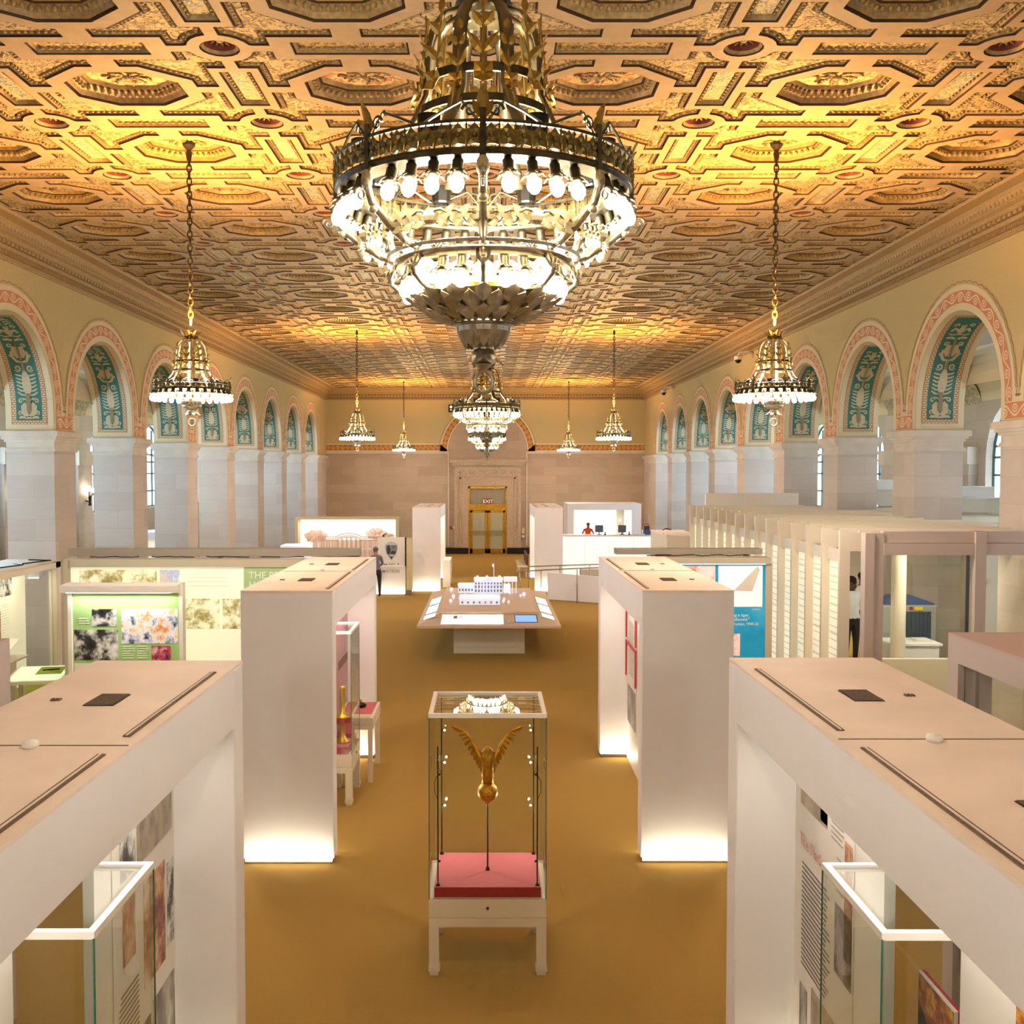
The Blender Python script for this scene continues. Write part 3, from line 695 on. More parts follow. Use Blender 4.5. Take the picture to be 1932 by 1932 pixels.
# ================================================================ CHANDELIERS
mbulb = MB(); mbulb.lathe([(.001,-.062),(.018,-.056),(.030,-.038),(.033,-.020),(.027,0),(.016,.016),(.013,.028)],12,mi=0); BULB = mbulb.mesh('bulb', M_['bulb'], True)
ms_ = MB(); ms_.lathe([(.030,.020),(.036,.030),(.030,.040),(.024,.05),(.026,.085),(.016,.10),(.001,.10)],10); 
for k in range(6): a=2*pi*k/6; ms_.leaf((.026*cos(a),.026*sin(a),.035),(cos(a)*.9,sin(a)*.9,-.3),(0,0,-1),.035,.03,.5,.003,1,2)
SOCK = ms_.mesh('socket', [M_['iron'],M_['silver']], True)
def inst(name, me, parent, loc, rot=(0,0,0), sc_=(1,1,1)):
    o = bpy.data.objects.new(name, me); C.objects.link(o); o.parent = parent; o.location = loc; o.rotation_euler = rot; o.scale = sc_; return o
def bulbs(root, r, z, n, phase, skip=None, tilt=.25, s=1.0):
    for k in range(n):
        if skip and k % skip == 0: continue
        a = phase+2*pi*k/n
        so_ = inst('socket', SOCK, root, (r*cos(a), r*sin(a), z), (0,tilt,a) if False else (0,0,0), (s,s,s))
        so_.rotation_euler = (0,-tilt,a)
        inst('bulb', BULB, so_, (0,0,0))
def chain(mb, z0, z1, L=.085, r=.022, th=.007):
    n = max(2,int((z1-z0)/(L*.72))); st = (z1-z0)/n
    for k in range(n):
        zc = z0+st*(k+.5); pts = []
        for i in range(10):
            a = 2*pi*i/10; u = r*cos(a); w = (L*.5)*sin(a)
            pts.append((u,0,zc+w) if k%2 else (0,u,zc+w))
        mb.tube(pts, th, 5, 0, True)
def polar(r,a,z): return (r*cos(a), r*sin(a), z)
def spray(mb, a, r, z, s, mi=0):
    # gilded flower stem with paired leaves and a blossom, standing against the cage
    up = (-.12*cos(a),-.12*sin(a),1); out = (cos(a),sin(a),0); sd = (-sin(a),cos(a),0)
    P = Vector(polar(r,a,z)); U = Vector(up).normalized(); S = Vector(sd)
    mb.tube([P-U*.1*s, P+U*.25*s], .008*s, 5, mi)
    for t_,L in ((-.03,.12),(.10,.085)):
        for g in (1,-1): mb.leaf(P+U*t_*s, U*.75+S*g*.65, out, L*s, .046*s, .35, .003, mi, 3)
    mb.leaf(P+U*.2*s, U, out, .07*s, .05*s, .2, .003, mi, 3)
    for k in range(4):
        b = pi/4+k*pi/2; mb.leaf(P-U*.13*s+Vector(out)*.01, U*sin(b)+S*cos(b), out, .065*s, .065*s, .4, .004, mi, 2)
    mb.ell(P-U*.13*s+Vector(out)*.015, (.014*s,)*3, 6, 4, mi); mb.ell(P-U*.2*s,(.012*s,.012*s,.03*s),6,4,mi)
def frieze(mb, r, z0, z1, n, rings=(.0,1.0)):
    for z in (z0,z1): mb.lathe([(r-.006,z-.007),(r+.012,z-.007),(r+.016,z),(r+.012,z+.007),(r-.006,z+.007),(r-.006,z-.007)],64)
    zm = (z0+z1)/2; h = (z1-z0)/2
    for k in range(n):
        a = 2*pi*(k+.5)/n; p = Vector(polar(r,a,zm)); o_ = Vector((cos(a),sin(a),0)); s_ = Vector((-sin(a),cos(a),0))
        for q in range(5):
            b = pi/2+2*pi*q/5; d = Vector((0,0,1))*sin(b)+s_*cos(b)
            mb.leaf(p+o_*.004, d, o_, h*.92, h*.8, .1, .004, 1, 2)
        mb.ell(p+o_*.012,(h*.22,)*3,6,4,1)
        a2 = 2*pi*k/n; p2 = Vector(polar(r,a2,zm)); mb.tube([p2-Vector((0,0,h)),p2+Vector((0,0,h))],.004,4)
def vol(mb, P, U, S, r, w, turns=1.2, sgn=1, mi=0, n=12):
    # flat scroll (volute) in the plane spanned by U,S
    pts = [P+U*(r*(1-.8*i/n)*sin(turns*2*pi*i/n))+S*(sgn*r*(1-.8*i/n)*cos(turns*2*pi*i/n)) for i in range(n+1)]
    mb.tube(pts, [w*(1-.4*i/n) for i in range(n+1)], 5, mi)
def cage(root, s, rb, zb, zt, nst=8, mid_r=.31, near=True, sm_='brass2', lw=1.0):
    # curved straps from the collar down to the crown ring
    H = zt-zb
    prof_ = [(.12*s,zt),(.20*s,zt-.05*H),(.255*s,zt-.15*H),(.285*s,zt-.3*H),(mid_r*s,zt-.46*H),(mid_r*s*1.02,zt-.6*H),(.36*s,zt-.78*H),(.44*s,zt-.9*H),(rb,zb)]
    m0 = MB()
    m0.tube([(r,0,z) for r,z in prof_], .016*s, 4, 0, False, 2.2); sm0 = m0.mesh('strap', M_[sm_], True)
    for k in range(nst): inst('strap', sm0, root, (0,0,0), (0,0,2*pi*(k+.5)/nst))
    h = MB(); zm = zt-.5*H
    h.lathe([(mid_r*s-.004,zm-.02*s),(mid_r*s+.010,zm-.02*s),(mid_r*s+.010,zm+.02*s),(mid_r*s-.004,zm+.02*s),(mid_r*s-.004,zm-.02*s)],32)
    h.build('hoop', M_['iron'], root)
    h = MB(); z2 = zt-.70*H; h.lathe([(.315*s,z2-.018*s),(.33*s,z2-.018*s),(.33*s,z2+.018*s),(.315*s,z2+.018*s),(.315*s,z2-.018*s)],32); h.build('hoop', M_['iron'], root)
    l = MB(); spray(l, 0, mid_r*s*1.03, zt-.38*H, s*1.0); lm = l.mesh('leaf_spray', M_['brass'], False)
    for k in range(nst): inst('leaf_spray', lm, root, (0,0,0), (0,0,2*pi*k/nst))
    l = MB(); spray(l, 0, mid_r*s*1.05, zt-.46*H, s*.75); lm = l.mesh('leaf_spray', M_['brass'], False)
    for k in range(nst): inst('leaf_spray', lm, root, (0,0,0), (0,0,2*pi*(k+.5)/nst))
    c_ = MB(); c_.lathe([(.06*s,zt+.06*s),(.13*s,zt+.05*s),(.14*s,zt+.03*s),(.125*s,zt+.01*s),(.135*s,zt-.01*s),(.12*s,zt-.04*s),(.05*s,zt-.03*s),(.05*s,zt+.04*s),(.06*s,zt+.06*s)],24)
    for k in range(8):
        a = 2*pi*k/8; c_.leaf(polar(.12*s,a,zt+.05*s),(cos(a)*.35,sin(a)*.35,1),(cos(a),sin(a),0),.13*s,.09*s,.45,.003,1,4)
        vol(c_, Vector(polar(.14*s,a,zt-.10*s)), Vector((0,0,1)), Vector((-sin(a),cos(a),0)), .05*s, .009*s, 1.1, 1, 0, 8)
    c_.tube([(0,0,zb-.1*H),(0,0,zt+.16*s)],.018*s,8); c_.ell((0,0,zt+.14*s),(.05*s,.05*s,.04*s),10,6,1)
    c_.build('collar', [M_['iron'],M_['brass']], root)
M_['strapd'] = mat('bronze_strap', '#6d6248', .4, metal=.8, noise=.3, nscale=14)
M_['brass2'] = mat('strap_brass', '#cbbb90', .4, metal=.6, noise=.25, nscale=14)
def crown(root, r, z0, z1, n, nf, s=1.0, ncan=8):
    m = MB(); frieze(m, r, z0, z1, n); m.lathe([(r-.09*s,z0-.03),(r,z0-.02),(r+.01,z0-.005),(r-.09*s,z0-.012),(r-.09*s,z0-.03)],48)
    m.build('crown_ring', [M_['iron'],M_['iron2']], root)
    f = MB(); P = Vector((r,0,z1)); O = Vector((1,0,0)); S = Vector((0,1,0)); U = Vector((0,0,1))
    f.tube([P-U*(z1-z0+.03)+O*.01, P+U*.05*s+O*.01], .016*s, 6); f.leaf(P+U*.02*s, U, O, .13*s, .055*s, .35, .005, 1, 5)
    for g in (1,-1):
        f.leaf(P+U*.02*s, U*.8+S*g*.6, O, .08*s, .04*s, .4, .004, 1, 3)
        vol(f, P+S*g*.055*s+U*.045*s, U, S, .035*s, .007*s, 1.3, g)
        f.tube([P+S*g*.02*s+U*.0, P+S*g*.09*s+U*.085*s-O*.004, P+S*g*.17*s+U*.05*s-O*.02*s, P+S*g*.25*s+U*.008-O*.045*s], .007*s, 5)
    fm = f.mesh('finial', [M_['iron'],M_['brass']], False)
    for k in range(nf): inst('finial', fm, root, (0,0,0), (0,0,pi/2+2*pi*k/nf))
    u = MB(); u.lathe([(.045*s,0),(.05*s,.01),(.055*s,.09*s),(.05*s,.09*s),(.048*s,.075*s)],14,cap=False); um = u.mesh('uplight_can', M_['black']); 
    l = MB(); l.lathe([(0.001,.082*s),(.05*s,.082*s),(.05*s,.088*s),(.001,.088*s)],14); lm = l.mesh('lens', M_['uplite'])
    for k in range(ncan):
        a = pi/2+2*pi*(k+.5)/ncan; q = inst('uplight_can', um, root, polar(r-.10*s,a,z1-.02)); inst('lens', lm, q, (0,0,0))
M_['iron2'] = mat('bronze_light', '#857441', .35, metal=.85, noise=.4, nscale=25)
def pendant(root, s, z):
    # plate, leafy bowl, stem with leaves and the ring at the very bottom ; z is the plate height
    m = MB(); m.lathe([(.10*s,z+.03*s),(.14*s,z+.03*s),(.15*s,z+.02*s),(.14*s,z+.008*s),(.15*s,z-.005*s),(.152*s,z-.015*s),(.14*s,z-.02*s)],32,mi=1)
    for k in range(24): a = 2*pi*k/24; m.ell(polar(.147*s,a,z+.008*s),(.012*s,.012*s,.010*s),6,4,1)
    m.lathe([(.138*s,z-.02*s),(.135*s,z-.045*s),(.11*s,z-.08*s),(.07*s,z-.10*s),(.045*s,z-.12*s),(.04*s,z-.17*s),(.03*s,z-.19*s),(.045*s,z-.20*s),(.02*s,z-.225*s),(.001,z-.24*s)],24,mi=0)
    for k in range(16): a = 2*pi*k/16; m.leaf(polar(.13*s,a,z-.025*s),(-cos(a)*.5,-sin(a)*.5,-1),(cos(a),sin(a),0),.11*s,.05*s,.0,.008,1,4)
    m.build('plate_bowl', [M_['silver'],M_['silver']], root, smooth=False)
    m = MB()
    for k in range(6): a = 2*pi*k/6; m.leaf(polar(.03*s,a,z-.11*s),(cos(a)*.25,sin(a)*.25,-1),(cos(a),sin(a),.2),.12*s,.07*s,.35,.004,0,5)
    m.build('leaf_tassel', [M_['silver']], root)
    m = MB(); m.tube([(.045*s*cos(2*pi*k/24),0,z-.285*s+.055*s*sin(2*pi*k/24)) for k in range(24)], .0125*s, 8, 0, True); m.build('pull_ring', M_['silver'], root, smooth=True)

def big_chandelier():
    root = thing('chandelier', 'x', 'chandelier', (0,0,0))
    # z = 0 at the top rim of the crown band (5.77)
    ch = MB(); chain(ch, .98, ZT-5.77+.1, .13, .035, .010); ch.lathe([(.001,2.80),(.1,2.80),(.09,2.76),(.03,2.70),(.001,2.70)],20); ch.build('chain', M_['iron'], root)
    cage(root, 1.0, .46, .02, .76, 8, .29, True, 'strapd')
    crown(root, .71, -.115, 0, 64, 8, 1.0, 8)
    bulbs(root, .70, -.235, 40, pi/2, 5, .28)
    # ribs from the crown down to the lower ring
    f = MB(); U = Vector((0,0,1)); O = Vector((1,0,0)); S = Vector((0,1,0))
    f.tube([(.71,0,-.12),(.73,0,-.2),(.70,0,-.28),(.60,0,-.36),(.50,0,-.42),(.44,0,-.44)], [.016,.022,.02,.02,.02,.014], 6)
    f.ell((.725,0,-.19),(.022,.03,.05),8,6,1); vol(f, Vector((.76,0,-.26)), U, O, .035, .008, 1.2, 1)
    f.leaf((.62,0,-.33),(-.8,0,-.5),(.5,0,-.8),.17,.09,.15,.008,1,5); f.ell((.69,0,-.31),(.02,.025,.02),8,5,1)
    vol(f, Vector((.50,0,-.36)), U, O, .05, .009, 1.1, -1)
    fm = f.mesh('rib_arm', [M_['silver'],M_['brass2']], True)
    for k in range(8): inst('rib_arm', fm, root, (0,0,0), (0,0,pi/2+2*pi*k/8))
    # foliage panels between the ribs
    f = MB()
    for g in (1,-1):
        for q in range(3):
            b = g*(.07+.11*q); r_ = .60-.01*q; P = Vector(polar(r_,b,-.37)); T = Vector((-sin(b),cos(b),0)); O2 = Vector((cos(b),sin(b),.6)).normalized()
            vol(f, P, Vector((.5*cos(b),.5*sin(b),.8)).normalized(), T, .05-.006*q, .008, 1.2, g)
            f.leaf(P, T*g+U*.5, O2, .09, .06, .3, .006, 1, 4); f.leaf(P, T*g*.6-U*.7, O2, .07, .05, .3, .006, 1, 3)
    f.ell((.6,0,-.36),(.03,.04,.04),8,6,1)
    fm = f.mesh('foliage_panel', [M_['silver'],M_['brass2']], False)
    for k in range(8): inst('foliage_panel', fm, root, (0,0,0), (0,0,pi/2+2*pi*(k+.5)/8))
    l = MB(); l.lathe([(.40,-.45),(.425,-.45),(.44,-.46),(.425,-.475),(.43,-.49),(.41,-.495),(.395,-.47),(.40,-.45)],48); l.lathe([(.46,-.425),(.475,-.43),(.47,-.445),(.455,-.44),(.46,-.425)],48)
    for k in range(48): a=2*pi*k/48; l.ell(polar(.405,a,-.47),(.014,.014,.012),5,4)
    l.build('lower_ring', M_['silver'], root)
    f = MB(); f.tube([(.42,0,-.46),(.46,0,-.5),(.45,0,-.56),(.40,0,-.60),(.34,0,-.62)], .013, 6); vol(f, Vector((.455,0,-.52)), U, O, .035, .008, 1.3, 1); f.leaf((.42,0,-.44),(.2,0,-1),(1,0,.1),.12,.07,.2,.006,1,4)
    fm = f.mesh('scroll_bracket', [M_['silver'],M_['silver']], True)
    for k in range(8): inst('scroll_bracket', fm, root, (0,0,0), (0,0,pi/2+2*pi*k/8))
    bulbs(root, .385, -.575, 24, pi/2, 3, .22)
    l = MB(); l.lathe([(.33,-.60),(.335,-.62),(.27,-.69),(.20,-.725),(.15,-.735)],32,cap=False)
    for r0_,z0_,ph,L_,W_ in ((.16,-.742,0,.15,.075),(.235,-.718,.5,.15,.085),(.30,-.675,0,.12,.08)):
        for k in range(16):
            a = 2*pi*(k+ph)/16; l.leaf(polar(r0_,a,z0_),(cos(a)*.85,sin(a)*.85,.42 if r0_ < .2 else .75),(cos(a)*.5,sin(a)*.5,-.85),L_,W_,.12,.007,1,4)
    for k in range(8): a = 2*pi*(k+.5)/8; l.ell(polar(.30,a,-.645),(.02,.02,.03),6,5,1)
    l.build('leaf_bowl', [M_['iron2'],M_['silver']], root)
    pendant(root, 1.0, -.745)
    return root
def small_chandelier():
    root = thing('pendant_chandelier', 'x', 'chandelier', (0,0,0))   # z=0 crown rim at 5.45
    ch = MB(); chain(ch, .80, ZT-5.45+.1, .12, .030, .010); ch.lathe([(.001,3.2),(.09,3.2),(.08,3.14),(.03,3.08),(.03,2.95),(.001,2.95)],20); ch.build('chain', M_['chain'], root)
    cage(root, .70, .34, 0, .60, 8, .29)
    crown(root, .50, -.07, 0, 48, 8, .7, 8)
    bulbs(root, .50, -.165, 30, pi/2, None, .25, 1.0)
    m = MB()
    for k in range(4):
        a = pi/4+pi/2*k; m.tube([polar(.49,a,-.07),polar(.38,a,-.14),polar(.24,a,-.20),polar(.12,a,-.235)], .011, 5)
    m.lathe([(.10,-.22),(.125,-.22),(.13,-.24),(.11,-.265),(.125,-.28),(.12,-.30),(.06,-.33),(.03,-.36),(.001,-.38)],24)
    for k in range(16): a = 2*pi*k/16; m.ell(polar(.122,a,-.255),(.014,.014,.016),5,4)
    m.build('basket', M_['silver'], root)
    m = MB()
    for k in range(6): a = 2*pi*k/6; m.leaf(polar(.03,a,-.33),(cos(a)*.5,sin(a)*.5,-1),(cos(a),sin(a),.2),.11,.06,.35,.004,0,4)
    m.build('leaf_tassel', M_['silver'], root)
    m = MB(); m.tube([(.045*cos(2*pi*k/20),0,-.505+.05*sin(2*pi*k/20)) for k in range(20)], .009, 6, 0, True); m.build('pull_ring', M_['silver'], root, smooth=True)
    return root
M_['chain'] = mat('brass_chain', '#33291a', .6, metal=.2)
G1 = 'two tier chandeliers hanging down the centre line'; G2 = 'pendant chandeliers hanging in pairs on long chains'
BC = big_chandelier()
for i,(y,l) in enumerate(((5.08,'huge two tier bronze chandelier with lit bulbs hanging nearest, filling the top centre'),(22.5,'two tier chandelier on the centre line seen just under the ring of the nearest one'),(39.9,'farthest two tier chandelier on the centre line, directly in front of the brass doors'))):
    o = BC if i == 0 else copy_tree(BC); o.location = (-.02,y,5.77); o['label'] = l; o['group'] = G1
SCH = small_chandelier(); i = 0
for x,sd in ((-3.95,'left'),(3.82,'right')):
    for y,w_ in ((13.72,'nearest pendant chandelier hanging on a long chain on the %s side of the hall'),(31.1,'middle pendant chandelier of the three on the %s side, against the yellow back wall'),(48.4,'smallest and farthest pendant chandelier on the %s side, close to the back wall')):
        o = SCH if i == 0 else copy_tree(SCH); i += 1; o.location = (x,y,5.45); o['label'] = w_%sd; o['group'] = G2
# ================================================================ PORTALS AND DISPLAY CASES
PX0, PX1, PMX = 1.68, 2.68, 2.12    # nave side face, outer face, middle panel
def portal(side, y0, y1, label, posters, detail=True, opening=None):
    s = side; root = thing('exhibit_portal', label, 'display portal', (0,0,0), 0, 'white exhibit portals along the aisle')
    X0, X1, XM = s*PX0, s*PX1, s*PMX
    mm = lambda a,b: (min(a,b),max(a,b))
    for (a,b) in ((y0,y0+.24),(y1-.24,y1)):
        m = MB(); x0,x1 = mm(X0,X1); m.bbox(x0,x1,a,b,.06,2.98,.008); m.box(x0+.02,x1-.02,a+.01,b-.01,0,.06,1); m.build('end_wall', [M_['white'],M_['alu']], root)
    m = MB(); x0,x1 = mm(X0,X1); m.box(x0,x1,y0+.24,y1-.24,2.60,2.98); m.build('lintel', M_['white'], root)
    m = MB(); m.box(x0,x1,y0,y1,2.98,3.0); 
    ym = (y0+y1)/2; m.box(x0+.02,x1-.02,ym-.004,ym+.004,2.999,3.003,1); m.build('roof_panel', [M_['roof'],M_['slot']], root)
    for a,b in ((y0+.18,ym-.16),(ym+.16,y1-.42)):
        for xx,w_ in ((X0+s*.085,.019),):
            m = MB(); m.box(xx-w_,xx+w_,a,b,3.0,3.006,0); m.box(xx-.003,xx+.003,a,b,3.006,3.012,1); m.build('light_slot', [M_['slot'],M_['roof']], root)
        yc = (a+b)/2; xc = X0+s*.475
        m = MB(); m.box(xc-.085,xc+.085,yc-.14,yc+.14,3.0,3.004)
        for k in range(14): m.box(xc-.08,xc+.08,yc-.135+.02*k,yc-.125+.02*k,3.004,3.009,1)
        m.build('vent_grille', [M_['vent'],M_['slot']], root)
        m = MB(); xs = X0+s*.76
        for k in range(3): m.box(xs-.03+.02*k,xs-.018+.02*k,yc-.02,yc+.02,3.0,3.01)
        m.build('connector', M_['slot'], root)
    m = MB(); m.lathe([(.035,0),(.04,.01),(.035,.03),(.001,.035)],16,(X0+s*.47,ym-.03,3.0)); m.build('sensor_knob', M_['whitep'], root, smooth=True)
    # middle panel with an opening through it
    op = opening
    segs = [(y0+.24,y1-.24)] if not op else [(y0+.24,op[0]),(op[1],y1-.24)]
    for a,b in segs:
        m = MB(); xa,xb = mm(XM-.03,XM+.03); m.box(xa,xb,a,b,0,2.60); m.build('middle_panel', M_['whitep'], root)
    for P in posters: P(root, s, XM)
    # low voltage strips in the base and head (real fittings of the portal)
    for yy,dr in ((y0-.035,-1),(y1+.035,1)):
        pass
    return root
def strip_light(x, y, L, e, along='x', col=(1,.95,.78), z=.03):
    o = light('base_strip_light','AREA',(x,y,z),e,col,L if along=='x' else .03,.03 if along=='x' else L,rot=(pi,0,0)); return o
def side_poster(y0, y1, z0, z1, m, items=()):
    # poster on the middle panel facing the nave ; items (kind,y0,y1,z0,z1,mat)
    def f(root, s, XM):
        x = XM-s*.031; p = MB(); mats = [m]
        def slab(a,b,c,d,off,mi): 
            xa,xb = sorted((x-s*off, x-s*(off-.003))); p.box(xa,xb,a,b,c,d,mi)
        slab(y0,y1,z0,z1,.004,0)
        for it in items:
            k = it[0]
            if k == 'p':
                if it[5] not in mats: mats.append(it[5])
                slab(it[1],it[2],it[3],it[4],.008,mats.index(it[5]))
            elif k == 't':       # lines of small print
                if it[5] not in mats: mats.append(it[5])
                n = int((it[4]-it[3])/.032); rr = random.Random(int(it[1]*100))
                for j in range(n):
                    e_ = (it[2]-it[1])*(1-.18*rr.random()); z = it[4]-.032*j
                    slab(it[2]-e_, it[2], z-.009, z, .007, mats.index(it[5]))
        p.build('poster', mats, root)
    return f
B1, B2, CP, BE, DT, TT, CR = M_['bw1'], M_['bw2'], M_['colp'], M_['beige'], M_['dtext'], M_['ttext'], M_['cream2']
M_['redt'] = mat('red_ink','#d9a098',.6)
M_['dusk'] = photo('dusk_photo', ['#1e2024','#5a5862','#a7a6b4','#7a2a20'], 5, 15)
WP = mat('poster_white', '#e9e2d8', .6); PINKP = mat('poster_pink', '#dcbfb4', .6)
M_['redp'] = photo('red_poster', ['#b05a62','#c97a80','#7e7aa0'], 5, 8)
nearL = portal(-1, 2.62, 6.97, 'white portal nearest on the left with plywood roof and a glass case inside',
    [side_poster(5.6,6.70,0.3,2.55,WP,[('p',6.0,6.66,1.95,2.5,BE),('p',5.72,5.97,1.95,2.35,B1),('p',5.75,5.95,1.45,1.85,CP),('p',6.1,6.5,1.15,1.8,CP),('p',6.55,6.68,1.2,1.75,B1),('t',5.65,6.0,.6,1.3,DT),('p',5.9,6.2,.4,.95,B1),('p',6.25,6.68,.3,1.0,B2)]),
     side_poster(2.9,4.1,.3,2.55,WP,[('p',3.0,3.9,1.2,2.3,B2)])], opening=(4.42,5.35))
nearR = portal(1, 2.74, 7.08, 'white portal nearest on the right, framed picture and glass case visible inside',
    [side_poster(5.74,6.84,.3,2.55,WP,[('p',6.2,6.72,2.10,2.42,BE),('p',6.2,6.32,2.12,2.3,M_['whitep']),('t',5.9,6.12,2.05,2.35,TT),('p',5.76,5.88,1.45,2.15,CP),('t',6.12,6.68,1.0,1.72,DT),('t',5.9,6.02,1.75,2.0,TT),('p',5.76,6.04,1.30,1.72,M_['dusk']),('p',5.95,6.46,.35,.98,BE),('p',6.55,6.7,.4,.9,B2)]),
     side_poster(2.98,4.02,.3,2.55,WP,[('p',3.1,3.95,1.3,2.2,M_['dkp'])])], opening=(4.44,5.31))
text('poster_title','The Nation',.12,M_['redt'],nearR,Matrix.Translation((PMX-.043,6.72,1.83))@Matrix.Rotation(-pi/2,4,'Z')@Matrix.Rotation(pi/2,4,'X'),'LEFT',.001,-.6)
midL = portal(-1, 11.05, 15.4, 'white portal second on the left with gold objects in a glass case inside',
    [side_poster(13.9,15.16,.5,2.55,M_['redp'],[('p',14.2,15.1,1.5,1.62,M_['red']),('p',14.3,14.9,.6,1.2,B2)]), side_poster(11.4,13.0,.5,2.5,WP)], opening=None)
midR = portal(1, 11.08, 15.45, 'white portal second on the right with red framed panels on its inner wall',
    [side_poster(14.25,15.2,.55,2.35,WP,[('p',14.3,15.1,.6,1.15,B2),('t',14.5,15.0,1.3,2.1,TT)])])
rf = MB()
for a,b in ((1.25,1.78),(1.82,2.42)):
    xx = PMX-.042
    for q in ((14.22,14.27,a,b),(14.27,15.22,b-.03,b),(15.19,15.22,a,b)): rf.box(xx-.02,xx,q[0],q[1],q[2],q[3])
rf.build('red_frame', mat('red_frame','#c0222c',.5), midR, label='thin red frame outlines on the panel')
farL = portal(-1, 36.4, 40.7, 'white portal far down the hall left of the brass doors, beside the information desk', [side_poster(37,40.2,.5,2.4,WP)])
farR = portal(1, 36.4, 40.9, 'white portal far down the hall right of the brass doors, beside the shop counter', [side_poster(37,40.2,.5,2.4,WP)])
def base_glow(s, y0, y1):
    xc = s*(PX0+PX1)/2
    return [(xc, y0-.05, .95, 'x'), (s*(PX0+.2), y0+.27, .3, 'x')]

def display_case(x, y, rz, label, W=1.0, D=.88, H=2.25, deck='redfab', z0=.66, rods=True, group='tall glass display cases'):
    root = thing('display_case', label, 'display case', (x,y,0), rz, group)
    w, d = W/2, D/2; st = M_['stand']
    for sx in (-1,1):
        for sy in (-1,1):
            m = MB(); x0,x1 = sorted((sx*w, sx*(w-.085))); y0,y1 = sorted((sy*d, sy*(d-.085)))
            m.box(x0,x1,y0,y1,.05,.42); g = .006; m.box(x0-g,x1+g,y0-g,y1+g,.035,.075); m.box(x0+.005,x1-.005,y0+.005,y1-.005,0,.035); m.build('leg', st, root)
    m = MB(); m.bbox(-w,w,-d,d,.42,.498,.003); m.build('apron', st, root)
    m = MB(); m.bbox(-w,w,-d,d,.502,z0,.003); m.box(-w+.01,w-.01,-d+.01,d-.01,.497,.503); m.lathe([(.012,0),(.012,.012),(.001,.012)],10,(0,-d,.585),1,Matrix.Rotation(pi/2,3,'X')); m.build('base_box', [st,M_['vent']], root)
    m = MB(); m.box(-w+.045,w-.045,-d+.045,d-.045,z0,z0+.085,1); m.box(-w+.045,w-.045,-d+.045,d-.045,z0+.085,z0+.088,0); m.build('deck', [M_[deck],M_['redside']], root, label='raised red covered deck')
    for (a,b,c,e) in ((-w+.002,w-.002,-d+.002,-d+.012),(-w+.002,w-.002,d-.012,d-.002),(-w+.002,-w+.012,-d+.012,d-.012),(w-.012,w-.002,-d+.012,d-.012)):
        m = MB(); m.box(a,b,c,e,z0,H-.03); m.build('glass_pane', M_['glass'], root)
    m = MB()
    for sx in (-1,1):
        for sy in (-1,1): m.box(min(sx*w,sx*(w-.007)),max(sx*w,sx*(w-.007)),min(sy*d,sy*(d-.007)),max(sy*d,sy*(d-.007)),z0,H-.03)
    m.build('glass_edge', M_['gedge'], root, label='green polished glass edges')
    m = MB(); t_ = .035
    for (a,b,c,e) in ((-w,w,-d,-d+t_),(-w,w,d-t_,d),(-w,-w+t_,-d+t_,d-t_),(w-t_,w,-d+t_,d-t_)): m.box(a,b,c,e,H-.035,H)
    m.build('top_frame', M_['whitep'], root)
    m = MB(); m.box(-w+t_,w-t_,-d+t_,d-t_,H-.02,H-.012); m.build('top_glass', M_['glasst'], root)
    if rods:
        for i,(sx,sy,top) in enumerate(((-1,-1,1.95),(1,-1,1.95),(-1,1,H-.035),(1,1,H-.035))):
            m = MB(); xx, yy = sx*(w-.075), sy*(d-.08); m.tube([(xx,yy,z0+.085),(xx,yy,top)],.006,6); m.lathe([(.02,0),(.012,.02),(.001,.02)],8,(xx,yy,z0+.088))
            m.tube([(xx-.0,yy,z0+1.05),(xx-sx*.0+sx*.03,yy,z0+.98),(xx+sx*.028,yy,z0+.9),(xx,yy,z0+.83)],.0025,4)
            r_ = m.build('light_rod', M_['black'], root)
            for zz in (.55,.95,1.25) if sy > 0 else (.3,1.05):
                m = MB(); m.ell((xx-sx*.012,yy-.0,z0+zz),(.014,.014,.011),8,5,0)
                if sy > 0: m.ell((xx-sx*.028,yy-.012,z0+zz),(.009,.009,.009),6,4,1)
                m.build('spot_head', [M_['black'],M_['spot']], r_)
    return root
M_['spot'] = emis('small_spot','#fff4dd',12)
case = display_case(0,9.0,0,'tall glass case on white legs holding the gold winged finial, centre of the carpet')
case1 = display_case(-2.19,4.885,pi/2,'glass case standing through the nearest left portal, pale frame at the top',.82,.88,2.25,rods=False)
case2 = display_case(2.19,4.875,-pi/2,'glass case standing through the nearest right portal, pale frame at the top',.82,.88,2.25,rods=False)
case3 = display_case(-1.905,13.4,pi/2,'narrow glass case with gold objects on red cloth in the second left portal',0.84,.33,2.25,rods=False)
# eagle finial: sphere, body, wings on a rod
fin = thing('eagle_finial','gold leaf eagle with raised wings perched on a ball, on a thin rod','sculpture',(0,8.98,.748))
m = MB(); m.tube([(0,0,0),(0,0,.62)],.008,8); m.lathe([(.02,0),(.014,.03),(.001,.03)],10); m.build('rod', M_['maroon'], fin)
m = MB(); m.ell((0,0,.705),(.092,.092,.088),20,14); m.ell((0,0,.62),(.03,.03,.02),10,6); m.build('ball', M_['goldleaf'], fin, smooth=True)
m = MB(); m.lathe([(.03,.78),(.045,.80),(.05,.86),(.055,.92),(.062,.98),(.066,1.02),(.06,1.06),(.045,1.085),(.02,1.10),(.001,1.10)],14)
for sx in (-1,1): m.tube([(sx*.025,-.01,.87),(sx*.03,-.015,.82),(sx*.03,-.02,.785)],[.028,.02,.012],8)
m.ell((0,-.05,1.09),(.03,.042,.034),10,8); m.leaf((0,-.085,1.085),(0,-1,-.4),(0,0,-1),.035,.018,.5,.005)
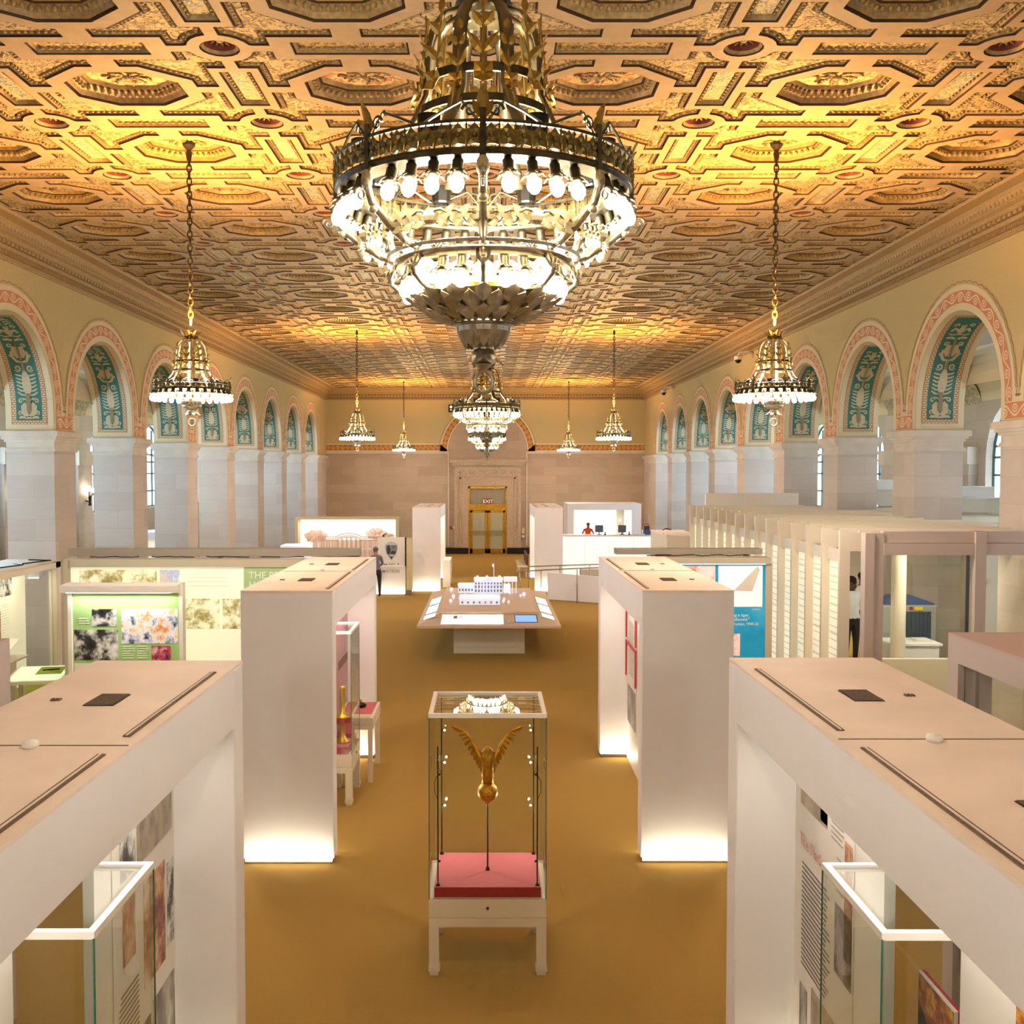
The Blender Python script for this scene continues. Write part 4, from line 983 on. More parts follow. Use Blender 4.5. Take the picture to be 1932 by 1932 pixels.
for k in range(5): m.leaf(((k-2)*.012,.02,.86),((k-2)*.1,.35,-1),(0,1,0),.13,.03,.1,.004)
m.build('body', M_['goldleaf'], fin, smooth=True)
for sx in (-1,1):
    m = MB(); base = Vector((sx*.05,.0,1.0))
    arm = [Vector((sx*.04,.0,.98)),Vector((sx*.09,.01,1.06)),Vector((sx*.14,.015,1.16)),Vector((sx*.20,.02,1.24)),Vector((sx*.27,.02,1.27))]
    m.tube(arm,[.03,.026,.018,.012,.006],8)
    for k in range(12):
        t_ = k/11; i = min(int(t_*4),3); p = arm[i].lerp(arm[i+1], t_*4-i)
        m.leaf(p, (sx*(.15+.75*t_**2), .15, -.75+1.0*t_**2), (0,-1,0), .115-.05*t_, .032, .08, .004, 0, 4)
        if k < 9: m.leaf(p+Vector((0,-.01,0)), (sx*(.1+.6*t_), .1, -.8+.8*t_), (0,-1,0), .08, .035, .08, .005, 0, 3)
    m.build('wing', M_['goldleaf'], fin)
# contents of the second left portal case: gilded stand and red wedge
g = tag(MB().lathe([(.001,0),(.10,0),(.11,.02),(.05,.05),(.035,.12),(.045,.2),(.09,.24),(.12,.28),(.13,.33),(.10,.36),(.04,.38),(.03,.5),(.028,.68),(.045,.70),(.045,.73),(.001,.74)],20).build('gilded_vase', [mat('gilding','#d8a21c',.3,metal=.85)], None, (-1.90,13.3,.748), smooth=True), 'tall gilded vase shaped ornament on red cloth in the narrow case','ornament')
m = MB(); m.lathe([(.131,.27),(.134,.28),(.134,.33),(.131,.34)],20,(0,0,0)); q = m.build('red_band', M_['redside'], g)
m = MB(); m.prism([(-.13,0),(.13,0),(.13,.16),(-.13,.05)], lambda a,b,h: (h,a,b), -.10,.10); tag(m.build('red_wedge', [mat('crimson_cloth','#b9153f',.85)], None, (-1.905,13.62,.748)), 'crimson wedge shaped block lying beside the gilded ornament','display block')
# table case beyond it
tc = thing('table_case','low white table case with red bedding and a small dark bust, second left portal','display case',(-1.83,14.45,0),0)
for sx in (-1,1):
    for sy in (-1,1): MB().box(min(sx*.24,sx*.18),max(sx*.24,sx*.18),min(sy*.48,sy*.42),max(sy*.48,sy*.42),0,.74).build('leg', M_['stand'], tc)
m = MB(); m.box(-.25,.25,-.5,.5,.74,.80); m.box(-.25,.25,-.5,.5,.82,.90); m.box(-.24,.24,-.49,.49,.80,.82); m.build('frame', M_['stand'], tc)
MB().box(-.21,.21,-.26,.46,.90,.906).build('red_bedding', M_['redfab'], tc)
m = MB(); m.box(-.21,.21,-.46,-.28,.90,.905)
m.build('caption_card', M_['cream'], tc)
bst = tag(MB().ell((0,0,.04),(.09,.05,.04),10,6).ell((0,0,.09),(.02,.02,.03),8,6,1).build('small_bust', [M_['black'],M_['brass']], None, (-1.82,14.55,.906), smooth=True), 'small dark figure on the red bedding of the table case','figurine')
# things in the near right case
pb = thing('framed_picture','dark framed photograph with a crimson edge standing inside the right glass case','picture',(2.31,5.1,.748))
m = MB(); m.box(-.02,.0,-.22,.20,.30,.92,0); m.box(-.035,-.02,-.22,.20,.30,.92,1); m.build('backing', [mat('crimson_edge','#c4183c',.5),M_['whitep']], pb); 
m = MB(); m.box(-.040,-.036,-.21,.19,.31,.91); m.build('print', M_['dkp'], pb); MB().box(-.03,.06,-.12,.10,0,.30).build('easel', M_['white'], pb)
# ================================================================ EXHIBIT WALLS, DESKS, TABLE, SECURITY AREA
def cube(name, m, parent, x0,x1,y0,y1,z0,z1, b=0, label=None):
    mb = MB(); mb.bbox(x0,x1,y0,y1,z0,z1,b) if b else mb.box(x0,x1,y0,y1,z0,z1); return mb.build(name, m, parent, label=label)
def frontpanel(mb, x0,x1,z0,z1,y,mi,off=.004): mb.box(x0,x1,y-off,y,z0,z1,mi)
def lines(mb, x0,x1,z0,z1,y,mi,step=.035,h=.008,seed=1,off=.006):
    r = random.Random(seed); n = int((z1-z0)/step)
    for j in range(n): mb.box(x0,x0+(x1-x0)*(.75+.25*r.random()),y-off,y,z1-step*j-h,z1-step*j,mi)
# ---- back lit history wall on the left, Y = 16.5
w = thing('exhibit_wall','long back-lit exhibit wall of cream and green panels under a grey beam, left side','exhibit wall',(0,0,0))
cube('post', M_['head'], w, -6.86,-6.74,16.5,16.75,0,2.87); cube('header', M_['head'], w, -6.74,-2.8,16.46,16.75,2.745,2.87); cube('post', M_['head'], w, -2.9,-2.8,16.5,16.75,0,2.745)
m = MB(); m.box(-6.74,-2.9,16.5,16.6,.3,2.745,0); m.build('panel', [M_['cream2']], w)
m = MB(); y = 16.5
frontpanel(m,-6.6,-5.35,2.40,2.70,y,0); frontpanel(m,-5.3,-4.98,2.40,2.70,y,1); frontpanel(m,-4.93,-4.34,1.74,2.23,y,0); frontpanel(m,-4.29,-3.87,1.74,2.23,y,0)
lines(m,-4.85,-4.1,2.35,2.65,y,2,.07,.004,3); m.build('photographs', [M_['sepia'],M_['col1l'],M_['thin2']], w, label='sepia photographs')
cube('green_panel', M_['greenl'], w, -3.94,-2.9,16.485,16.5,.3,2.74, label='pale green panel with white title')
text('panel_title', "THE PRESIDENT'S\nHOUSE", .155, M_['ltext'], w, facing_cam(-3.86,16.482,2.56), 'LEFT', .002, .8)
b = thing('ceiling_beam','long grey beam with loose cables lying above the left exhibit wall','beam',(0,0,0))
m = MB(); m.box(-6.86,-2.1,16.72,17.0,2.90,3.02); m.build('beam_box', M_['beamg'], b)
m = MB(); rr = random.Random(4)
for k in range(5):
    x = -6.4+.9*k; m.tube([(x+.1*i,16.70+.02*rr.random(),2.885+.012*rr.random()) for i in range(8)], .008, 5)
m.build('cable', M_['black'], b)
for x in (-6.5,-4.4,-2.3): cube('bracket', M_['beamg'], b, x-.03,x+.03,16.76,16.9,2.86,2.9)
# ---- free standing green panel with its lamp trough, Y = 15.3
w = thing('photo_panel','green photo panel in white frame with lit trough before the left exhibit wall','exhibit panel',(0,0,0))
for x in (-6.30,-4.63): cube('post', M_['whitep'], w, x,x+.06,15.28,15.42,0,2.62)
cube('panel', M_['green'], w, -6.24,-4.63,15.32,15.38,.4,2.60)
m = MB(); y = 15.32
for q in ((-5.95,-5.58,1.96,2.22,0),(-6.22,-5.56,1.45,1.91,0),(-5.51,-4.66,1.70,2.225,1),(-5.06,-4.77,1.30,1.665,2),(-6.22,-5.5,.9,1.40,3)): frontpanel(m,q[0],q[1],q[2],q[3],y,q[4])
lines(m,-6.15,-5.98,1.97,2.08,y,4); lines(m,-5.5,-5.3,1.42,1.66,y,4); lines(m,-5.27,-5.1,1.42,1.66,y,4)
m.build('photographs', [M_['bw1'],M_['col1'],M_['dkc'],M_['whitep'],M_['ltext']], w, label='black and white and colour photographs')
m = MB(); m.prism([(15.05,2.50),(15.34,2.46),(15.34,2.62),(15.05,2.60)], lambda a,b_,h:(h,a,b_), -6.32,-4.60); m.build('lamp_trough', M_['whitep'], w)
cube('lamp_tube', M_['whitescr'], w, -6.25,-4.7,15.1,15.28,2.485,2.49)
# ---- glazed wall case along the left arcade, X = -8.1
w = thing('wall_case','tall glazed wall case with cream panel and green floor between the left piers','display case',(0,0,0))
for y0 in (18.93,15.9,12.9): cube('post', M_['beam'], w, -8.14,-8.0,y0,y0+.2,0,2.6)
cube('header', M_['beam'], w, -8.25,-8.0,12.9,19.13,2.5,2.6); m = MB(); m.box(-9.0,-8.1,12.9,19.13,2.6,2.64); 
for k in range(4): m.tube([(-8.5+.1*k,15+k,2.66),(-8.3+.1*k,16+k*.9,2.66),(-8.45,17+k*.6,2.66)],.012,5,1)
m.build('top', [M_['beam'],M_['black']], w)
cube('back_panel', M_['cream2'], w, -8.72,-8.66,12.9,19.1,.0,2.5); cube('floor_panel', M_['olive'], w, -8.66,-8.1,12.9,19.1,.05,.3)
m = MB(); x=-8.655
for q in ((18.1,18.55,2.05,2.4,0),(17.2,17.9,2.0,2.4,1),(17.6,18.1,1.2,1.8,2),(16.5,17.0,1.3,1.7,0)): m.box(x,x+.004,q[0],q[1],q[2],q[3],q[4])
for k in range(16): m.box(x,x+.003,16.2,18.4,1.9-.05*k,1.903-.05*k,3)
m.build('documents', [M_['bw1'],M_['sepia'],M_['colp'],M_['ttext']], w, label='pinned photographs and documents')
for a,b_ in ((13.1,15.9),(16.1,18.93)): cube('glass_pane', M_['glass'], w, -8.09,-8.08,a,b_,.3,2.5)
# shelf with slanted sheet and reading rail
w = thing('shelf_stand','small white stand with a slanted white sheet inside the left glazed case','stand',(0,0,0))
cube('foot', M_['beam'], w, -8.55,-8.2,17.3,17.7,.3,1.0); cube('shelf', M_['beam'], w, -8.62,-8.15,16.9,18.1,1.0,1.03); m = MB(); m.prism([(17.2,1.1),(17.85,1.35),(17.85,1.36),(17.2,1.115)], lambda a,b_,h:(h,a,b_), -8.55,-8.2); m.build('sheet', M_['whitep'], w)
w = thing('reading_rail','low white reading stand with a bright green slanted label board at far left','lectern',(-7.42,16.85,0),radians(10))
for sx in (-1,1):
    for sy in (-1,1): cube('leg', M_['beam'], w, min(sx*.44,sx*.36),max(sx*.44,sx*.36),min(sy*.46,sy*.38),max(sy*.46,sy*.38),0,.85)
m = MB(); m.prism([(-.47,.85),(.47,.85),(.47,.98),(-.47,.90)], lambda a,b_,h:(h,a,b_), -.45,.45); m.build('top', M_['beam'], w)
m = MB(); m.prism([(-.42,.906),(.42,.980),(.42,.986),(-.42,.912)], lambda a,b_,h:(h,a,b_), -.40,.40); m.build('label_board', M_['greenglow'], w)
m = MB(); m.prism([(-.1,.945),(.32,.982),(.32,.99),(-.1,.953)], lambda a,b_,h:(h,a,b_), -.05,.35); m.build('photo_plate', M_['olive'], w)
m = MB(); m.tube([(.02,.1,.975),(.28,.14,.985)],.01,5); m.build('pointer', M_['black'], w)
# ---- blue panel wall right, Y=16.5
w = thing('quote_wall','blue and white exhibit wall with a white quotation, right side behind the second portal','exhibit wall',(0,0,0))
cube('header', M_['head'], w, 2.75,4.56,16.44,16.75,2.80,2.90); cube('post', M_['head'], w, 4.49,4.60,16.48,16.75,0,2.80)
cube('lit_edge', M_['whitescr'], w, 2.9,4.49,16.5,16.52,2.785,2.80)
cube('panel', M_['blue'], w, 2.8,4.49,16.5,16.6,.5,2.785)
m = MB(); y = 16.5; frontpanel(m,3.73,4.445,2.10,2.765,y,0); frontpanel(m,2.86,3.68,2.10,2.765,y,1); frontpanel(m,3.55,4.09,1.30,1.66,y,2)
m.prism([(3.98,2.36),(4.36,2.76),(4.40,2.70),(4.28,2.35)], lambda a,b_,h:(a,y-h,b_), .005,.008, 3)
lines(m,4.28,4.43,2.02,2.07,y,3,.02,.006)
m.build('photographs', [M_['palep'],M_['palered'],M_['palered'],M_['whitep']], w, label='pale photographs')
text('quotation', '"Being a president is like riding a tiger.\nA man has to keep on riding or be swallowed."', .068, M_['ltext'], w, facing_cam(4.24,y-.006,1.94), 'RIGHT', .002, 1.2)
text('attribution', 'Harry S. Truman, 1945-53', .062, M_['ltext'], w, facing_cam(4.39,y-.006,1.80), 'RIGHT', .002, 1.2)
b = thing('ceiling_beam','grey brown beam lying above the blue quotation wall on the right','beam',(0,0,0))
m = MB(); m.box(2.1,4.5,16.72,17.0,2.93,3.02); m.build('beam_box', M_['beamg'], b)
m = MB(); m.tube([(2.6+.15*i,16.71,2.912+.006*(i%3)) for i in range(12)],.009,5); m.build('cable', M_['black'], b)
cube('bracket', M_['alu'], b, 2.75,3.0,16.74,16.8,2.895,2.93); cube('bracket', M_['alu'], b, 4.2,4.3,16.74,16.8,2.895,2.93)
# ---- timeline ribs on the right
w = thing('timeline_frame','row of fifteen tall ivory ribs and roof beams with lined text strips between, right side','exhibit structure',(0,0,0))
ys = [14.85+.785*k for k in range(15)]
fm = MB(); fm.box(5.12,5.27,0,.07,0,3.43); fin_ = fm.mesh('rib_post', M_['beam']); bm_ = MB(); bm_.box(5.27,11.4,0,.06,3.13,3.40); bm_.box(5.4,8.0,.0,.06,3.40,3.43,0); bm2 = bm_.mesh('roof_beam', M_['beam'])
for y in ys:
    inst('rib_post', fin_, w, (0,y,0)); 
    inst('roof_beam', bm2, w, (0,y,0))
for k,y in enumerate(ys[:-1]):
    m = MB(); m.box(5.24,5.27,y+.07,y+.785,.2,2.95,0); r_ = random.Random(k)
    for j in range(22):
        z = .5+.11*j+.03*r_.random(); d_ = .1*r_.random()*(1 if j%3 else 0); m.box(5.236,5.24,y+.1,y+.76,z,z+.006,1)
        if j%4 == 0: m.box(5.236,5.24,y+.1,y+.76,z+.02,z+.024,1)
    m.box(5.2,5.26,y+.07,y+.785,2.95,3.13,2)
    m.build('text_strip', [M_['cream2'],M_['ttext'],M_['beam']], w)
# end wall of the frame
cube('end_wall', M_['whitep'], w, 5.65,8.05,26.5,26.65,0,3.72)
# ---- big post frame nearer the camera
w = thing('gateway_frame','heavy greyish pink post and beam frame at the security entrance, right side','frame',(0,0,0))
cube('post', M_['gpink'], w, 5.27,5.40,14.25,14.42,0,3.43); cube('post', M_['gpink'], w, 5.41,5.54,14.28,14.42,0,3.43); cube('post', M_['gpink'], w, 6.81,6.96,14.25,14.42,0,3.45); cube('post', M_['gpink'], w, 8.9,9.05,14.25,14.42,0,3.45)
cube('beam', M_['gpink'], w, 5.54,8.9,14.30,14.42,3.29,3.45); cube('beam', M_['gpink'], w, 5.54,8.9,14.27,14.42,3.12,3.285)
for x in (6.0,7.4): cube('cross_beam', M_['gpink'], w, x,x+.08,14.42,14.84,3.3,3.4)
for a,b_ in ((5.54,6.81),(6.96,8.9)): cube('glass_pane', M_['glass'], w, a,b_,14.34,14.35,1.0,3.12)
# security platform, ledge, counter, column
cube('trim_8', M_['carpet'], None, 5.6,9.9,17.9,26.4,0,.62); struct(bpy.data.objects['trim_8'])
lw = tag(MB().box(6.75,9.6,17.55,17.68,0,1.05).build('low_wall', M_['stand']), 'low beige ledge wall in front of the white screening counter', 'wall')
w = thing('counter','white screening counter with papers on it, before the x-ray machine','counter',(0,0,0))
cube('counter_top', M_['whitep'], w, 6.95,8.05,18.0,18.7,1.20,1.24); cube('counter_base', M_['whitep'], w, 6.98,8.0,18.03,18.67,.62,1.20)
m = MB()
for k in range(3): m.box(7.62+.03*k,8.0-.04*k,18.2,18.5,1.241+.012*k,1.251+.012*k,k%2)
pp = tag(m.build('paper_stack', [M_['whitep'],M_['cream']]), 'stack of papers on the white screening counter', 'papers')
col_ = tag(MB().lathe([(.14,.62),(.14,.7),(.125,.72),(.125,3.05),(.14,3.07),(.14,3.12)],24,(7.18,17.82,0)).build('round_column', M_['stand'], smooth=False), 'plain round cream column beside the screening counter', 'column')
w = thing('xray_machine','grey baggage x-ray machine with blue hood and dark curtain opening','x-ray machine',(0,0,0))
m = MB(); m.bbox(7.31,8.36,18.95,20.4-.95,.62,1.80,.02); m.build('body', M_['grey'], w)
m = MB(); m.prism([(7.35,1.80),(8.33,1.80),(8.30,1.84),(7.95,1.96),(7.6,1.96)], lambda a,b_,h:(a,h,b_), 18.97,19.4); m.build('hood', M_['xblue'], w)
m = MB(); m.box(7.72,8.24,18.93,18.95,.95,1.68)
for k in range(7): m.box(7.725+.074*k,7.79+.074*k,18.92,18.93,.95,1.68)
m.build('curtain', M_['blk'], w)
m = MB(); m.box(7.93,8.08,18.93,18.95,1.71,1.775); m.build('yellow_label', M_['yellow'], w)
m = MB(); m.lathe([(.001,0),(.03,.0),(.03,.02),(.001,.025)],12,(7.87,18.945,1.745),0,Matrix.Rotation(pi/2,3,'X')); m.build('stop_button', M_['redlamp'], w)
w = thing('metal_detector','dark walk-through detector post with a column of green lights','metal detector',(0,0,0))
cube('post', M_['blk'], w, 8.95,9.03,18.9,19.1,.62,2.95); 
m = MB()
for k in range(14): m.box(9.03,9.045,18.93,18.99,1.95+.045*k,1.97+.045*k)
m.build('light_column', M_['ledg'], w)
w = thing('strap_barrier','yellow retracting strap hanging from a red and yellow reel on a white panel','barrier strap',(0,0,0))
m = MB(); m.bbox(9.10,9.2,18.84,18.94,2.2,2.32,.01); m.build('reel', M_['yellow'], w); MB().box(9.09,9.13,18.83,18.85,2.22,2.30).build('reel_cap', M_['redlamp'], w)
m = MB(); m.tube([(9.15,18.85,2.2),(9.14,18.85,1.95),(9.08,18.85,1.6),(8.98,18.85,1.3)],.028,4,0,False,.2); m.build('strap', M_['yellow'], w)
tag(MB().box(9.17,9.62,18.95,19.05,.62,3.0).build('white_panel_post', M_['whitep']), 'broad white panel post behind the yellow strap', 'panel')
# ---- side portal frames at both edges, and box structures above
for s,l,yv in ((1,'pinkish framed exhibit box with posters behind glass at the right edge of the view',8.2),(-1,'pale framed exhibit box at the left edge of the view',7.9)):
    w = thing('side_exhibit', l, 'exhibit box', (0,0,0))
    q = lambda a,b_: (min(s*a,s*b_), max(s*a,s*b_))
    def cq(n,m_,a,b_,y0,y1,z0,z1): x0,x1 = q(a,b_); return cube(n,m_,w,x0,x1,y0,y1,z0,z1)
    cq('roof',M_['roof2'],3.71,5.3,3.0,yv,2.98,3.0); cq('lintel',M_['gpink'],3.71,3.8,3.0,yv-.18,2.78,2.98); cq('post',M_['gpink'],3.71,3.85,yv-.18,yv,0,2.98); cq('lintel',M_['gpink'],3.85,5.3,yv-.1,yv,2.82,2.98); cq('post',M_['gpink'],3.71,3.85,4.9,5.1,0,2.78)
    cq('post',M_['gpink'],3.9,4.0,yv-.14,yv,0,2.82); cq('post',M_['gpink'],5.2,5.3,yv-.14,yv,0,2.82)
    m = MB(); x0,x1 = q(4.35,4.4); m.box(x0,x1,5.3,7.4,.3,2.5,0); xx = x0-.004 if s>0 else x1
    for (a,b_,c_,d_,mi) in ((6.9,7.2,1.9,2.4,1),(6.5,6.8,1.2,1.9,1),(7.0,7.3,1.1,1.7,1),(5.5,6.2,1.0,2.2,1)): m.box(xx,xx+.004,a,b_,c_,d_,mi)
    for k in range(12): m.box(xx,xx+.003,6.3,6.85,2.4-.035*k,2.408-.035*k,2)
    m.build('poster_board', [M_['beamg'],M_['bw2'],M_['whitep']], w)
    cq('glass_pane',M_['glass'],3.76,3.77,5.1,yv-.18,.3,2.78)
# ---- box unit on the right beyond the timeline
w = thing('exhibit_box','long ivory exhibit box with plain tan top, between shop and ribs','exhibit box',(0,0,0))
cube('body', M_['beam'], w, 4.69,5.08,26.72,29.4,0,2.57); cube('top', M_['roof'], w, 4.67,5.6,26.72,29.42,2.57,2.6); cube('front', M_['beam'], w, 5.08,5.58,26.72,26.8,0,2.57)
m = MB(); m.tube([(4.95,28.9,2.62),(5.05,29.0,2.66),(5.2,28.95,2.63)],.015,5); m.build('cable_end', M_['black'], w)
for k in range(4): m = MB(); m.lathe([(.02,0),(.001,.015)],8,(4.75,26.9+k*.7,2.6)); m.build('screw_cap', M_['slot'], w)
# left aisle box and small white box
w = thing('exhibit_box','white lit exhibit box with a blue-grey roof standing in the left aisle','exhibit box',(0,0,0))
cube('body', M_['cream2'], w, -10.6,-9.4,29.6,31.5,0,2.3); m = MB(); m.prism([(-10.7,2.45),(-9.3,2.55),(-9.3,2.3),(-10.7,2.3)], lambda a,b_,h:(a,h,b_), 29.5,31.6); m.build('roof', M_['whitep'], w)
tag(MB().bbox(-6.05,-5.28,29.8,30.6,1.6,2.12,.01).box(-5.9,-5.4,29.9,30.5,0,1.6).build('white_plinth', M_['modelw']), 'small bluish white plinth rising above the left grey beam', 'plinth')
# boxes in right aisle seen through the near arches
for i,(x0,x1,y0,y1,z,l) in enumerate(((8.2+1.1,11.2,21.0,23.0,3.52,'wide white service box on top of the ribs, behind the nearest right piers'),(9.3,11.2,25.5,27.0,3.62,'white service box farther back in the right aisle, beyond the second bay'))):
    w = thing('service_box', l, 'service box', (0,0,0)); cube('box', M_['beam'], w, x0,x1,y0,y1,3.44,z+.2); cube('ledge', M_['whitep'], w, x0-.1,x1+.1 if x1+.1 < 11.3 else 11.3,y0-.05,y1,z+.2,z+.23)
    m = MB(); m.prism([(x0+.3,z+.23),(x0+1.2,z+.23),(x0+1.2,z+.45),(x0+.5,z+.45)], lambda a,b_,h:(a,h,b_), y0+.2,y0+.8); m.build('cowl', M_['whitep'], w)
# ---- information desk
w = thing('information_desk','white information desk with grey arrowhead emblem and the word INFORMATION','information desk',(0,0,0))
cube('upper_panel', M_['whitep'], w, -3.80,-2.86,35.3,35.4,.97,2.0); cube('front', M_['white'], w, -5.6,-2.84,35.25,35.45,.05,.965); cube('desk_top', M_['whitep'], w, -5.6,-2.84,35.2,36.0,.965,1.0); cube('dark_slot', M_['black'], w, -2.86,-2.81,35.33,35.4,.97,2.0)
cube('end_post', M_['cream'], w, -2.80,-2.62,35.2,35.5,.18,1.98); cube('post_foot', M_['alu'], w, -2.81,-2.61,35.18,35.5,0,.18); cube('plinth', M_['alu'], w, -5.58,-2.86,35.28,35.42,0,.05)
T = lambda a,b_,h: (-3.325+a, 35.3-h, 1.53+b_)
m = MB()
m.prism([(-.21,.22),(-.10,.30),(0,.325),(.10,.30),(.21,.22),(.215,.05),(.15,-.12),(0,-.33),(-.15,-.12),(-.215,.05)], T, .001,.006, 0)
m.prism([(-.19,.20),(.19,.20),(.195,.05),(.14,-.10),(0,-.30),(-.14,-.10),(-.195,.05)], T, .006,.008, 1)
m.prism([(-.09,.23),(-.02,.04),(-.07,-.13),(-.14,-.10),(-.16,.04)], T, .008,.010, 2)
for k in range(5): m.prism([(-.11,.20-.05*k),(-.06+.008*k,.14-.055*k),(-.155-.004*k,.14-.055*k)], T, .010,.012, 2)
m.prism([(-.02,-.04),(.05,.02),(.09,-.02),(.14,.02),(.165,-.06),(.12,-.12),(-.02,-.12)], T, .008,.010, 2); m.prism([(-.08,-.12),(.1,-.12),(.05,-.2),(-.05,-.18)], T, .010,.012, 0); m.prism([(-.06,-.2),(.06,-.2),(0,-.28)], T, .010,.012, 2)
m.build('emblem', [M_['grpl'],M_['grp'],M_['grpd']], w, label='grey arrowhead emblem with tree and mountains')
text('emblem_text','NATIONAL\nPARK\nSERVICE',.036,M_['grpd'],w,facing_cam(-3.335+.09,35.286,1.68),'CENTER',.001,1)
m = MB()
for k in range(4): m.lathe([(.001,0),(.024,0),(.001,.004)],10,(-3.70+.065*k,35.298,1.06),0,Matrix.Rotation(pi/2,3,'X'))
m.lathe([(.001,0),(.024,0),(.001,.004)],10,(-3.09,35.298,1.075),0,Matrix.Rotation(pi/2,3,'X')); lines(m,-3.42,-3.18,1.02,1.10,35.3,1,.022,.006)
m.build('symbol_row', [M_['grpd'],M_['grp']], w)
text('desk_lettering','INFORMATION',.155,M_['letterg'],w,facing_cam(-3.04,35.245,.78),'RIGHT',.003,.6)
# mural wall behind it
w = thing('mural_wall','bright framed mural wall with a pale red drawing of a columned mansion and trees','mural',(0,0,0))
cube('frame_top', M_['cream'], w, -7.09,-3.25,37.6,38.2,2.50,2.59); cube('frame_side', M_['cream'], w, -7.09,-6.98,37.6,38.2,0,2.5); cube('frame_side', M_['cream'], w, -3.38,-3.25,37.6,38.2,0,2.5); cube('lit_panel', M_['muralw'], w, -6.98,-3.38,38.1,38.2,.2,2.5)
m = MB(); y = 38.1
def ln(pts, wd=.012, mi=0): m.tube([(a,y-.006,b_) for a,b_ in pts], wd, 4, mi)
cx = -5.18
m.prism([(-6.3,1.72),(-3.9,1.72),(-3.9,.9),(-6.3,.9)], lambda a,b_,h:(a,y-h,b_), .001,.002, 1)
for z in (1.72,1.78,1.84): ln([(-6.32,z),(-5.65,z)]); ln([(-4.7,z),(-3.9,z)])
bow = [(-5.65,1.82),(-5.55,1.9),(-5.35,1.96),(-5.18,1.975),(-5.0,1.96),(-4.8,1.9),(-4.7,1.82)]
ln(bow,.016); ln([(a,b_-.09) for a,b_ in bow],.014); ln([(a,b_-.14) for a,b_ in bow])
for k in range(30): a = -6.3+.08*k; ln([(a,1.80),(a,1.85)],.008)
for k in range(6): a = -5.6+.168*k; z = 1.72+.1*sin(pi*k/5); ln([(a,1.0),(a,z)],.02); ln([(a+.05,1.0),(a+.05,z)],.008)
for k in range(9):
    a = -6.2+.21*k if k < 3 else -4.62+.21*(k-3)
    if a > -3.9: break
    for z in (1.45,1.1): ln([(a,z),(a,z+.17),(a+.09,z+.17),(a+.09,z),(a,z)],.009); ln([(a-.02,z+.2),(a+.045,z+.25),(a+.11,z+.2)],.009)
ln([(cx,1.97),(cx,2.25)],.008); ln([(cx,2.24),(cx+.06,2.2),(cx,2.17)],.008)
rr = random.Random(9)
def tree(tx, tz, r_, trunk):
    m.prism([(tx+r_*(1+.12*sin(5*t_))*cos(t_), tz+r_*.6*(1+.15*sin(7*t_))*sin(t_)) for t_ in [2*pi*i/22 for i in range(22)]], lambda a,b_,h:(a,y-h,b_), .002,.003, 2)
    for k in range(14):
        a0 = rr.uniform(0,6.28); q_ = rr.uniform(.2,.9)*r_; P_ = (tx+q_*cos(a0), tz+.6*q_*sin(a0)); ln([(P_[0]+.06*cos(a0+j*.8),P_[1]+.05*sin(a0+j*.8)) for j in range(5)],.008)
    if trunk: m.prism([(tx-.2,.9),(tx+.12,.9),(tx+.05,tz),(tx-.08,tz)], lambda a,b_,h:(a,y-h,b_), .004,.005, 2)
tree(-6.4,1.85,.42,True); tree(-4.15,1.95,.38,False); tree(-3.7,1.85,.22,False)
m.build('drawing', [M_['sand'],M_['sandf'],M_['sandt']], w, label='pale red sketch of a mansion with trees')
cube('lamp_strip', M_['whitescr'], w, -6.9,-3.45,37.7,37.8,2.49,2.5)
tag(MB().bbox(-3.2,-1.9,44.0,44.4,1.2,1.85,.01).box(-3.1,-2.0,44.1,44.3,0,1.2).build('dark_cabinet', mat('dark_wood','#3b2a1e',.6)), 'dark brown cabinet glimpsed between the mural wall and far left portal', 'cabinet')
# ---- shop
w = thing('shop_alcove','bright white shop alcove with a grey door opening, back right','shop alcove',(0,0,0))
cube('frame_top', M_['white'], w, 3.53,6.79,45.2,47.5,2.56,2.84); cube('frame_side', M_['white'], w, 3.53,3.82,45.2,47.5,0,2.56); cube('frame_side', M_['white'], w, 6.36,6.79,45.2,47.5,0,2.56); cube('back', M_['lit'], w, 3.82,6.36,47.4,47.5,0,2.56); cube('doorway', M_['grey'], w, 5.95,6.32,47.3,47.4,.6,2.5); 
m = MB(); m.ell((6.1,47.2,2.0),(.05,.05,.05),10,6); m.build('globe_lamp', M_['whitescr'], w); m = MB(); m.tube([(6.1,47.2,1.6),(6.1,47.2,1.96)],.012,5); m.build('lamp_stem', M_['alu'], w)
cube('shop_floor', M_['carpet'], None, 3.0,8.0,42.3,47.5,0,.6); struct(bpy.data.objects['shop_floor']).name = 'trim_9'
w = thing('shop_counter','long white glowing shop counter wall at the back right','counter',(0,0,0))
cube('front', M_['counterw'], w, 2.95,6.72,42.0,42.15,0,1.60); cube('counter_top', M_['whitep'], w, 2.95,6.72,41.97,42.9,1.60,1.645); 
for a in (4.0,5.0,6.0): cube('panel_joint', M_['cream'], w, a,a+.01,41.995,42.0,.05,1.58)
m = MB(); m.box(4.62,4.78,41.94,41.97,.62,.74,0)
for k in range(3): m.box(4.63+.05*k,4.66+.05*k,41.935,41.94,.64,.72,1)
m.build('notice', [M_['cream'],M_['grpd']], w)
def monitor(x,y,l,z=1.645,s=1.0):
    o_ = thing('till_monitor', l, 'monitor', (x,y,z), .1)
    MB().box(-.17*s,.17*s,-.02,.02,.10,.36*s+.04).build('screen', M_['mon'], o_); MB().box(-.02,.02,.0,.03,.02,.12).build('stem', M_['black'], o_); MB().box(-.09,.09,-.06,.08,0,.02).build('foot', M_['black'], o_)
    return o_
